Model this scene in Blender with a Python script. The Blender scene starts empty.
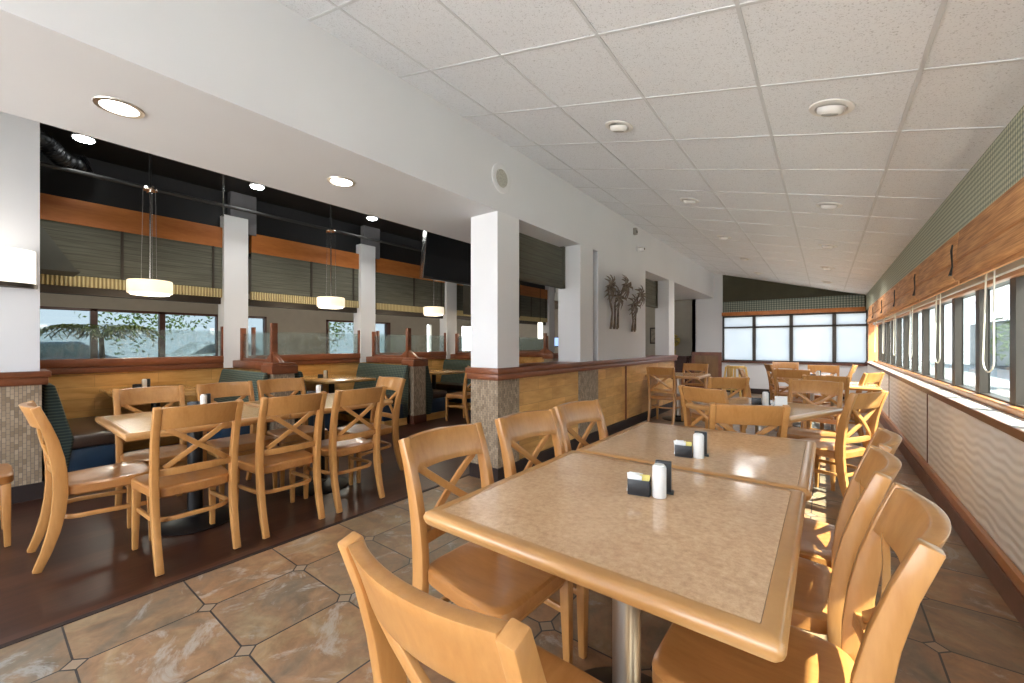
import bpy, bmesh, math, random
from mathutils import Vector, Matrix
random.seed(7)
PI = math.pi
SC = bpy.context.scene
COL = SC.collection
R = math.radians

# ------------------------------------------------------------------ materials
def newmat(name):
    m = bpy.data.materials.new(name); m.use_nodes = True
    nt = m.node_tree; b = nt.nodes['Principled BSDF']
    return m, nt, b
def nd(nt, t, **kw):
    n = nt.nodes.new(t)
    for k, v in kw.items():
        setattr(n, k, v)
    return n
def ln(nt, a, b): nt.links.new(a, b)
def coords(nt, scale=(1, 1, 1), kind='Object', rot=(0, 0, 0), loc=(0, 0, 0)):
    tc = nd(nt, 'ShaderNodeTexCoord'); mp = nd(nt, 'ShaderNodeMapping')
    mp.inputs['Scale'].default_value = scale; mp.inputs['Rotation'].default_value = rot
    mp.inputs['Location'].default_value = loc
    ln(nt, tc.outputs[kind], mp.inputs['Vector']); return mp.outputs['Vector']
def ramp(nt, fac, stops):
    r = nd(nt, 'ShaderNodeValToRGB'); e = r.color_ramp.elements
    while len(e) < len(stops): e.new(0.5)
    for i, (p, c) in enumerate(stops):
        e[i].position = p; e[i].color = (c[0], c[1], c[2], 1)
    ln(nt, fac, r.inputs['Fac']); return r.outputs['Color']
def noise(nt, vec, scale=5, detail=3, rough=0.5, dist=0.0):
    n = nd(nt, 'ShaderNodeTexNoise')
    n.inputs['Scale'].default_value = scale; n.inputs['Detail'].default_value = detail
    n.inputs['Roughness'].default_value = rough; n.inputs['Distortion'].default_value = dist
    if vec is not None: ln(nt, vec, n.inputs['Vector'])
    return n.outputs['Fac']
def bump(nt, bsdf, h, strength=0.2, dist=0.01):
    b = nd(nt, 'ShaderNodeBump'); b.inputs['Strength'].default_value = strength
    b.inputs['Distance'].default_value = dist
    ln(nt, h, b.inputs['Height']); ln(nt, b.outputs['Normal'], bsdf.inputs['Normal'])
def mth(nt, op, a, b=None, c=None):
    n = nd(nt, 'ShaderNodeMath', operation=op)
    for i, v in enumerate((a, b, c)):
        if v is None: continue
        if isinstance(v, (int, float)): n.inputs[i].default_value = v
        else: ln(nt, v, n.inputs[i])
    return n.outputs[0]
def mixc(nt, fac, a, b, blend='MIX'):
    n = nd(nt, 'ShaderNodeMix', data_type='RGBA', blend_type=blend)
    for s, v in ((n.inputs[0], fac), (n.inputs[6], a), (n.inputs[7], b)):
        if isinstance(v, (int, float)): s.default_value = v
        elif isinstance(v, tuple): s.default_value = (v[0], v[1], v[2], 1)
        else: ln(nt, v, s)
    return n.outputs[2]
def plain(name, col, rough=0.6, metal=0.0, spec=0.5, var=0.06, vs=6):
    m, nt, b = newmat(name)
    v = coords(nt); f = noise(nt, v, vs, 3)
    c0 = tuple(x * (1 - var) for x in col); c1 = tuple(min(1, x * (1 + var)) for x in col)
    ln(nt, ramp(nt, f, [(0.3, c0), (0.7, c1)]), b.inputs['Base Color'])
    b.inputs['Roughness'].default_value = rough; b.inputs['Metallic'].default_value = metal
    b.inputs['Specular IOR Level'].default_value = spec
    return m
def wood(name, c0, c1, scale=(6, 6, 1.2), rough=0.35, grain=10, coat=0.0, c2=None):
    m, nt, b = newmat(name)
    v = coords(nt, scale)
    n1 = noise(nt, v, 1.6, 4, 0.55, 0.4)
    v2 = coords(nt, tuple(s * grain for s in scale)); n2 = noise(nt, v2, 1.5, 3, 0.6)
    f = mth(nt, 'ADD', mth(nt, 'MULTIPLY', n1, 0.7), mth(nt, 'MULTIPLY', n2, 0.3))
    st = [(0.33, c0), (0.66, c1)]
    if c2: st = [(0.3, c2), (0.42, c0), (0.68, c1)]
    ln(nt, ramp(nt, f, st), b.inputs['Base Color'])
    b.inputs['Roughness'].default_value = rough
    b.inputs['Coat Weight'].default_value = coat; b.inputs['Coat Roughness'].default_value = 0.15
    return m
def emis(name, col, s):
    m, nt, b = newmat(name)
    b.inputs['Base Color'].default_value = (*col, 1)
    b.inputs['Emission Color'].default_value = (*col, 1); b.inputs['Emission Strength'].default_value = s
    return m

M = {}
M['chair'] = wood('honey_maple', (0.42, 0.185, 0.050), (0.55, 0.275, 0.090), (7, 7, 1.4), 0.32, 8, 0.25)
M['seat'] = wood('seat_maple', (0.34, 0.135, 0.034), (0.45, 0.20, 0.06), (9, 2.0, 7), 0.32, 6, 0.3)
M['table_edge'] = wood('table_edge_oak', (0.44, 0.215, 0.070), (0.56, 0.30, 0.11), (2, 2, 9), 0.28, 8, 0.4)
M['booth_top'] = wood('booth_top_wood', (0.40, 0.20, 0.06), (0.62, 0.36, 0.13), (8, 1.5, 3), 0.25, 5, 0.4)
M['panel'] = wood('knotty_maple_panel', (0.52, 0.30, 0.10), (0.72, 0.47, 0.20), (3, 0.7, 3.4), 0.42, 5, 0.1, (0.42, 0.22, 0.07))
M['cherry'] = wood('cherry_trim', (0.15, 0.045, 0.018), (0.26, 0.085, 0.035), (6, 1.2, 6), 0.35, 6, 0.2)
M['cherry_dk'] = wood('dark_cherry_trim', (0.075, 0.022, 0.012), (0.13, 0.04, 0.02), (6, 1.2, 6), 0.4, 6, 0.1)
M['beam'] = wood('orange_beam', (0.36, 0.11, 0.022), (0.52, 0.19, 0.045), (5, 0.9, 5), 0.45, 8)
M['base_brown'] = plain('brown_base_tile', (0.17, 0.075, 0.05), 0.4, var=0.2)
M['base_black'] = plain('black_base', (0.022, 0.011, 0.009), 0.65)
M['base_cap'] = wood('base_cap_wood', (0.42, 0.16, 0.05), (0.52, 0.22, 0.08), (6, 1.2, 6), 0.35, 6, 0.2)
M['white'] = plain('warm_white_paint', (0.69, 0.70, 0.725), 0.7, var=0.025, vs=1.2)
M['white2'] = plain('bright_white_paint', (0.74, 0.75, 0.77), 0.65, var=0.02, vs=1.2)
M['beige'] = plain('beige_paint', (0.50, 0.46, 0.38), 0.8, var=0.04)
M['olive'] = plain('dark_olive_paint', (0.060, 0.056, 0.034), 0.85, var=0.1)
M['shade'] = None
M['black'] = plain('black_paint', (0.010, 0.010, 0.011), 0.6, var=0.4, vs=1.5)
M['duct'] = plain('black_foil_duct', (0.012, 0.012, 0.013), 0.35, 0.3, var=0.8, vs=25)
M['pipe'] = plain('dark_pipe', (0.035, 0.035, 0.035), 0.5)
M['steel'] = plain('brushed_steel', (0.55, 0.51, 0.46), 0.3, 1.0, var=0.05)
M['chrome'] = plain('chrome', (0.75, 0.72, 0.68), 0.15, 1.0, var=0.02)
M['bronze'] = plain('dark_bronze_frame', (0.055, 0.045, 0.036), 0.45, 0.3, var=0.1)
M['iron'] = plain('black_cast_iron', (0.014, 0.013, 0.013), 0.35, 0.2)
M['plastic_black'] = plain('black_plastic', (0.018, 0.019, 0.022), 0.35)
M['plastic_white'] = plain('white_plastic', (0.78, 0.77, 0.75), 0.4, var=0.01)
M['grey_plastic'] = plain('grey_plastic', (0.30, 0.29, 0.27), 0.5)
M['paper'] = plain('white_paper', (0.82, 0.82, 0.80), 0.8, var=0.03)
M['paper_y'] = plain('yellow_paper', (0.78, 0.66, 0.20), 0.8, var=0.05)
M['navy'] = plain('navy_vinyl', (0.012, 0.035, 0.07), 0.35, var=0.15)
M['dkbrown_vinyl'] = plain('brown_vinyl', (0.045, 0.026, 0.018), 0.3, var=0.2)
M['cord'] = plain('white_cord', (0.78, 0.74, 0.64), 0.6)
M['metal_art'] = plain('weathered_metal', (0.15, 0.12, 0.095), 0.5, 0.4, var=0.6, vs=30)
M['lens'] = emis('lit_lens', (1.0, 0.97, 0.92), 7)
M['spot_lens'] = emis('cool_spot_lens', (0.93, 1.0, 1.0), 30)
M['drum'] = emis('lit_drum_shade', (1.0, 0.87, 0.66), 0.62)
M['drum_in'] = emis('lit_drum_diffuser', (1.0, 0.95, 0.82), 1.5)
M['sconce'] = emis('lit_sconce_glass', (1.0, 0.95, 0.86), 0.85)
M['screen_blue'] = emis('lit_screen', (0.30, 0.45, 0.75), 1.2)
M['hedge'] = plain('hedge_leaves', (0.08, 0.12, 0.025), 0.8, var=0.5, vs=18)
M['bark'] = plain('bark', (0.14, 0.10, 0.07), 0.9, var=0.3)
M['pavement'] = plain('pale_pavement', (0.34, 0.335, 0.32), 0.9, var=0.08, vs=2)
M['ext_wall'] = plain('grey_exterior_stucco', (0.09, 0.095, 0.095), 0.9, var=0.05)
M['car_white'] = plain('white_car_paint', (0.35, 0.36, 0.37), 0.2, var=0.01)
M['car_dark'] = plain('dark_car_paint', (0.04, 0.06, 0.09), 0.2, var=0.05)
M['rubber'] = plain('tyre_rubber', (0.02, 0.02, 0.02), 0.8)
M['car_glass'] = plain('car_glass', (0.05, 0.07, 0.08), 0.08)
M['gold'] = plain('yellow_glass', (0.62, 0.50, 0.12), 0.4, var=0.2, vs=20)
M['yellow_wood'] = wood('yellow_beech', (0.60, 0.37, 0.09), (0.72, 0.48, 0.15), (6, 6, 1.2), 0.35, 6, 0.2)

def m_panel():
    m = wood('knotty_maple_boards', (0.52, 0.28, 0.08), (0.74, 0.46, 0.18), (3, 0.7, 3.4), 0.42, 5, 0.1, (0.38, 0.18, 0.05)); nt = m.node_tree; b = nt.nodes['Principled BSDF']
    src = b.inputs['Base Color'].links[0].from_socket
    tc = nd(nt, 'ShaderNodeTexCoord'); sp = nd(nt, 'ShaderNodeSeparateXYZ'); ln(nt, tc.outputs['Object'], sp.inputs[0])
    cb = nd(nt, 'ShaderNodeCombineXYZ'); ln(nt, sp.outputs['Y'], cb.inputs[0]); ln(nt, sp.outputs['Z'], cb.inputs[1])
    br = nd(nt, 'ShaderNodeTexBrick'); ln(nt, cb.outputs[0], br.inputs['Vector']); br.inputs['Scale'].default_value = 1
    br.inputs['Brick Width'].default_value = 0.55; br.inputs['Row Height'].default_value = 0.13; br.inputs['Mortar Size'].default_value = 0.0012
    br.inputs['Color1'].default_value = (0.95, 0.88, 0.78, 1); br.inputs['Color2'].default_value = (1.35, 1.30, 1.25, 1); br.inputs['Mortar'].default_value = (0.5, 0.42, 0.36, 1)
    ln(nt, mixc(nt, 0.8, src, br.outputs['Color'], 'MULTIPLY'), b.inputs['Base Color']); return m
M['panel'] = m_panel()
def m_ceiling():
    m, nt, b = newmat('acoustic_tile'); v = coords(nt)
    n1 = noise(nt, v, 150, 2, 0.6); n2 = noise(nt, v, 45, 2, 0.6)
    f = mth(nt, 'ADD', mth(nt, 'MULTIPLY', n1, 0.75), mth(nt, 'MULTIPLY', n2, 0.25))
    ln(nt, ramp(nt, f, [(0.34, (0.52, 0.53, 0.56)), (0.44, (0.80, 0.825, 0.87)), (1.0, (0.86, 0.885, 0.93))]), b.inputs['Base Color'])
    b.inputs['Roughness'].default_value = 0.9; bump(nt, b, f, 0.35, 0.004); return m
M['ceiling'] = m_ceiling()
M['tbar'] = plain('ceiling_tbar_white', (0.64, 0.66, 0.69), 0.5, var=0.01)

def m_tile():
    m, nt, b = newmat('slate_tile_floor')
    tc = nd(nt, 'ShaderNodeTexCoord'); sp = nd(nt, 'ShaderNodeSeparateXYZ'); ln(nt, tc.outputs['Object'], sp.inputs[0])
    px = mth(nt, 'DIVIDE', mth(nt, 'ADD', sp.outputs['X'], 2.345), 0.452)
    py = mth(nt, 'DIVIDE', mth(nt, 'ADD', sp.outputs['Y'], -0.240), 0.437)
    fx = mth(nt, 'ABSOLUTE', mth(nt, 'SUBTRACT', px, mth(nt, 'ROUND', px)))
    fy = mth(nt, 'ABSOLUTE', mth(nt, 'SUBTRACT', py, mth(nt, 'ROUND', py)))
    s = mth(nt, 'ADD', fx, fy)
    mn = mth(nt, 'MINIMUM', fx, fy)
    gl = mth(nt, 'LESS_THAN', mn, 0.0085)
    outside = mth(nt, 'GREATER_THAN', s, 0.092)
    g1 = mth(nt, 'MULTIPLY', gl, outside)
    ring = mth(nt, 'LESS_THAN', mth(nt, 'ABSOLUTE', mth(nt, 'SUBTRACT', s, 0.092)), 0.011)
    grout = mth(nt, 'MAXIMUM', g1, ring)
    dia = mth(nt, 'LESS_THAN', s, 0.085)
    cx = nd(nt, 'ShaderNodeCombineXYZ'); ln(nt, mth(nt, 'FLOOR', px), cx.inputs[0]); ln(nt, mth(nt, 'FLOOR', py), cx.inputs[1])
    wn = nd(nt, 'ShaderNodeTexWhiteNoise', noise_dimensions='3D'); ln(nt, cx.outputs[0], wn.inputs['Vector'])
    off = nd(nt, 'ShaderNodeVectorMath', operation='MULTIPLY_ADD'); ln(nt, wn.outputs['Color'], off.inputs[0])
    off.inputs[1].default_value = (40, 40, 40); ln(nt, tc.outputs['Object'], off.inputs[2])
    n1 = noise(nt, off.outputs[0], 3.2, 5, 0.6, 0.8); n2 = noise(nt, off.outputs[0], 12, 5, 0.65, 0.6)
    base = ramp(nt, n1, [(0.28, (0.135, 0.12, 0.095)), (0.42, (0.215, 0.16, 0.108)), (0.53, (0.29, 0.18, 0.105)), (0.64, (0.32, 0.23, 0.135)), (0.78, (0.37, 0.33, 0.28))])
    base = mixc(nt, 0.6, base, ramp(nt, n2, [(0.28, (0.48, 0.45, 0.42)), (0.50, (0.92, 0.90, 0.88)), (0.72, (1.35, 1.3, 1.25))]), 'MULTIPLY')
    n3 = noise(nt, off.outputs[0], 2.6, 7, 0.7, 1.6)
    base = mixc(nt, ramp(nt, n3, [(0.56, (0, 0, 0)), (0.64, (0.75, 0.75, 0.75)), (0.70, (0.1, 0.1, 0.1))]), base, (0.40, 0.385, 0.36))
    tint = ramp(nt, wn.outputs['Value'], [(0.0, (0.80, 0.86, 0.90)), (0.5, (1.0, 0.97, 0.93)), (1.0, (1.15, 0.98, 0.84))])
    base = mixc(nt, 0.9, base, tint, 'MULTIPLY')
    c = mixc(nt, dia, base, (0.30, 0.22, 0.15)); c = mixc(nt, grout, c, (0.035, 0.032, 0.032))
    ln(nt, c, b.inputs['Base Color'])
    ln(nt, mth(nt, 'ADD', mth(nt, 'MULTIPLY', n2, 0.25), 0.27), b.inputs['Roughness'])
    h = mth(nt, 'SUBTRACT', mth(nt, 'MULTIPLY', n2, 0.25), mth(nt, 'MULTIPLY', grout, 0.9))
    bump(nt, b, h, 0.35, 0.006); return m
M['tile'] = m_tile()

def m_planks():
    m, nt, b = newmat('dark_plank_floor')
    v = coords(nt, (1, 1, 1), rot=(0, 0, R(90)))
    br = nd(nt, 'ShaderNodeTexBrick'); ln(nt, v, br.inputs['Vector'])
    br.inputs['Scale'].default_value = 1; br.inputs['Brick Width'].default_value = 1.2; br.inputs['Row Height'].default_value = 0.14
    br.inputs['Mortar Size'].default_value = 0.0015; br.inputs['Color1'].default_value = (0.040, 0.014, 0.008, 1)
    br.inputs['Color2'].default_value = (0.072, 0.028, 0.016, 1); br.inputs['Mortar'].default_value = (0.02, 0.01, 0.008, 1)
    v2 = coords(nt, (30, 1.6, 1)); n = noise(nt, v2, 1.5, 4, 0.6, 0.3)
    c = mixc(nt, 0.7, br.outputs['Color'], ramp(nt, n, [(0.3, (0.55, 0.5, 0.5)), (0.7, (1.3, 1.2, 1.15))]), 'MULTIPLY')
    ln(nt, c, b.inputs['Base Color']); b.inputs['Roughness'].default_value = 0.34; b.inputs['Specular IOR Level'].default_value = 0.35; bump(nt, b, n, 0.05, 0.003); return m
M['planks'] = m_planks()

def m_mosaic():
    m, nt, b = newmat('beige_stone_mosaic')
    tc = nd(nt, 'ShaderNodeTexCoord'); sp = nd(nt, 'ShaderNodeSeparateXYZ'); ln(nt, tc.outputs['Object'], sp.inputs[0])
    cb = nd(nt, 'ShaderNodeCombineXYZ'); ln(nt, sp.outputs['Z'], cb.inputs[0]); ln(nt, mth(nt, 'ADD', sp.outputs['X'], sp.outputs['Y']), cb.inputs[1])
    br = nd(nt, 'ShaderNodeTexBrick'); ln(nt, cb.outputs[0], br.inputs['Vector'])
    br.inputs['Scale'].default_value = 1; br.inputs['Brick Width'].default_value = 0.042; br.inputs['Row Height'].default_value = 0.021
    br.inputs['Mortar Size'].default_value = 0.0016; br.inputs['Bias'].default_value = 0.1
    br.inputs['Color1'].default_value = (0.22, 0.155, 0.095, 1); br.inputs['Color2'].default_value = (0.42, 0.32, 0.22, 1)
    br.inputs['Mortar'].default_value = (0.15, 0.125, 0.10, 1)
    ln(nt, br.outputs['Color'], b.inputs['Base Color']); b.inputs['Roughness'].default_value = 0.55
    bump(nt, b, br.outputs['Fac'], -0.3, 0.003); return m
M['mosaic'] = m_mosaic()

def m_laminate():
    m, nt, b = newmat('speckled_tan_laminate'); v = coords(nt)
    n1 = noise(nt, v, 55, 5, 0.8); n2 = noise(nt, v, 5, 6, 0.7, 0.8)
    c = mixc(nt, 0.5, ramp(nt, n1, [(0.3, (0.36, 0.20, 0.10)), (0.5, (0.66, 0.42, 0.24)), (0.72, (0.88, 0.64, 0.42))]),
             ramp(nt, n2, [(0.3, (0.54, 0.33, 0.18)), (0.7, (0.80, 0.54, 0.33))]))
    ln(nt, c, b.inputs['Base Color']); b.inputs['Roughness'].default_value = 0.12
    b.inputs['Specular IOR Level'].default_value = 0.65; return m
M['laminate'] = m_laminate()
def m_laminate_pale():
    m, nt, b = newmat('pale_tan_laminate'); v = coords(nt)
    n1 = noise(nt, v, 70, 4, 0.7)
    ln(nt, ramp(nt, n1, [(0.3, (0.44, 0.29, 0.14)), (0.7, (0.64, 0.46, 0.25))]), b.inputs['Base Color'])
    b.inputs['Roughness'].default_value = 0.2; return m
M['laminate_pale'] = m_laminate_pale()

def m_wave():
    m, nt, b = newmat('wave_relief_panel')
    v = coords(nt, (1, 1, 1))
    w = nd(nt, 'ShaderNodeTexWave', wave_type='BANDS', bands_direction='Z'); ln(nt, v, w.inputs['Vector'])
    w.inputs['Scale'].default_value = 5.5; w.inputs['Distortion'].default_value = 4.0; w.inputs['Detail'].default_value = 0.6
    w.inputs['Detail Scale'].default_value = 0.75
    b.inputs['Base Color'].default_value = (0.90, 0.885, 0.85, 1); b.inputs['Roughness'].default_value = 0.4
    bump(nt, b, w.outputs['Fac'], 0.4, 0.012); return m
M['wave'] = m_wave()

def m_bamboo():
    m, nt, b = newmat('woven_bamboo')
    v = coords(nt, (50, 1.6, 60)); n = noise(nt, v, 2.0, 3, 0.6)
    v2 = coords(nt, (3, 3, 30)); n2 = noise(nt, v2, 1.0, 2, 0.5)
    f = mth(nt, 'ADD', mth(nt, 'MULTIPLY', n, 0.65), mth(nt, 'MULTIPLY', n2, 0.35))
    ln(nt, ramp(nt, f, [(0.33, (0.30, 0.13, 0.05)), (0.5, (0.56, 0.27, 0.105)), (0.67, (0.75, 0.41, 0.18))]), b.inputs['Base Color'])
    b.inputs['Roughness'].default_value = 0.7; bump(nt, b, f, 0.6, 0.006); return m
M['bamboo'] = m_bamboo()

def m_fabric(name, ca, cb_, k1, k2, axes='YZ', cc=None):
    m, nt, b = newmat(name)
    tc = nd(nt, 'ShaderNodeTexCoord'); sp = nd(nt, 'ShaderNodeSeparateXYZ'); ln(nt, tc.outputs['Object'], sp.inputs[0])
    a = mth(nt, 'MULTIPLY', sp.outputs[axes[0]], k1); z = mth(nt, 'MULTIPLY', sp.outputs[axes[1]], k2)
    s = mth(nt, 'MULTIPLY', mth(nt, 'SINE', mth(nt, 'ADD', a, z)), mth(nt, 'SINE', mth(nt, 'SUBTRACT', a, z)))
    f = mth(nt, 'ADD', mth(nt, 'MULTIPLY', s, 0.5), 0.5)
    st = [(0.35, ca), (0.62, cb_)] if not cc else [(0.25, ca), (0.5, cc), (0.75, cb_)]
    ln(nt, ramp(nt, f, st), b.inputs['Base Color']); b.inputs['Roughness'].default_value = 0.85
    return m
M['valance'] = m_fabric('green_tick_fabric', (0.22, 0.25, 0.21), (0.55, 0.55, 0.40), 105, 105, 'YZ', (0.34, 0.36, 0.26))
M['valance_x'] = m_fabric('green_lattice_fabric', (0.09, 0.115, 0.10), (0.30, 0.32, 0.27), 60, 60, 'XZ', (0.14, 0.17, 0.14))
M['booth_fabric'] = m_fabric('teal_scale_fabric', (0.022, 0.036, 0.036), (0.13, 0.15, 0.10), 80, 120, 'XZ', (0.04, 0.07, 0.065))
M['shade'] = None
def m_shutter():
    m, nt, b = newmat('grey_green_woven_shade')
    tc = nd(nt, 'ShaderNodeTexCoord'); sp = nd(nt, 'ShaderNodeSeparateXYZ'); ln(nt, tc.outputs['Object'], sp.inputs[0])
    f = mth(nt, 'FRACT', mth(nt, 'MULTIPLY', sp.outputs['Z'], 13))
    v = coords(nt, (3, 2, 60)); n = noise(nt, v, 1.2, 3, 0.6)
    c = ramp(nt, n, [(0.3, (0.075, 0.076, 0.056)), (0.7, (0.145, 0.143, 0.11))])
    c = mixc(nt, mth(nt, 'LESS_THAN', f, 0.10), c, (0.07, 0.068, 0.05))
    ln(nt, c, b.inputs['Base Color']); b.inputs['Roughness'].default_value = 0.8; bump(nt, b, f, 0.4, 0.01); return m
M['shade'] = m_shutter()
def m_pleat():
    m, nt, b = newmat('pleated_cream_fabric')
    tc = nd(nt, 'ShaderNodeTexCoord'); sp = nd(nt, 'ShaderNodeSeparateXYZ'); ln(nt, tc.outputs['Object'], sp.inputs[0])
    s = mth(nt, 'SINE', mth(nt, 'MULTIPLY', sp.outputs['Y'], 190))
    ln(nt, ramp(nt, mth(nt, 'ADD', mth(nt, 'MULTIPLY', s, 0.5), 0.5), [(0.2, (0.30, 0.22, 0.09)), (0.7, (0.62, 0.52, 0.28))]), b.inputs['Base Color'])
    b.inputs['Roughness'].default_value = 0.9; bump(nt, b, s, 0.6, 0.01); return m
M['pleat'] = m_pleat()

def m_glass(name, tint, etched=0.0):
    m = bpy.data.materials.new(name); m.use_nodes = True; nt = m.node_tree; nt.nodes.clear()
    o = nd(nt, 'ShaderNodeOutputMaterial'); t = nd(nt, 'ShaderNodeBsdfTransparent'); g = nd(nt, 'ShaderNodeBsdfGlossy')
    t.inputs['Color'].default_value = (*tint, 1); g.inputs['Roughness'].default_value = 0.03
    lw = nd(nt, 'ShaderNodeLayerWeight'); lw.inputs['Blend'].default_value = 0.5
    fr = mth(nt, 'ADD', mth(nt, 'MULTIPLY', mth(nt, 'POWER', lw.outputs['Facing'], 5.0), 0.7), 0.03)
    mx = nd(nt, 'ShaderNodeMixShader'); ln(nt, fr, mx.inputs[0]); ln(nt, t.outputs[0], mx.inputs[1]); ln(nt, g.outputs[0], mx.inputs[2])
    last = mx.outputs[0]
    if etched:
        d = nd(nt, 'ShaderNodeBsdfDiffuse'); d.inputs['Color'].default_value = (0.6, 0.66, 0.66, 1)
        v = coords(nt, (8, 5, 4), rot=(0.5, 0, 0)); n = noise(nt, v, 2.0, 4, 0.7, 1.5)
        f = ramp(nt, n, [(0.45, (0.03, 0.03, 0.03)), (0.62, (etched, etched, etched))])
        m2 = nd(nt, 'ShaderNodeMixShader'); ln(nt, f, m2.inputs[0]); ln(nt, last, m2.inputs[1]); ln(nt, d.outputs[0], m2.inputs[2]); last = m2.outputs[0]
    ln(nt, last, o.inputs['Surface']); return m
M['glass'] = m_glass('grey_window_glass', (0.60, 0.64, 0.63))
M['tinted'] = m_glass('dark_tinted_glass', (0.27, 0.30, 0.31))
M['etched'] = m_glass('etched_partition_glass', (0.82, 0.87, 0.86), 0.16)
def m_frost():
    m = bpy.data.materials.new('white_window_film'); m.use_nodes = True; nt = m.node_tree; nt.nodes.clear()
    o = nd(nt, 'ShaderNodeOutputMaterial'); t = nd(nt, 'ShaderNodeBsdfTranslucent'); d = nd(nt, 'ShaderNodeBsdfDiffuse')
    v = coords(nt, (0.8, 1, 0.8)); n = noise(nt, v, 1.5, 2)
    c = ramp(nt, n, [(0.3, (0.42, 0.44, 0.45)), (0.7, (0.48, 0.485, 0.48))])
    ln(nt, c, t.inputs['Color']); d.inputs['Color'].default_value = (0.6, 0.6, 0.6, 1)
    mx = nd(nt, 'ShaderNodeMixShader'); mx.inputs[0].default_value = 0.15; ln(nt, t.outputs[0], mx.inputs[1]); ln(nt, d.outputs[0], mx.inputs[2])
    ln(nt, mx.outputs[0], o.inputs['Surface']); return m
M['frost'] = m_frost()

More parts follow.
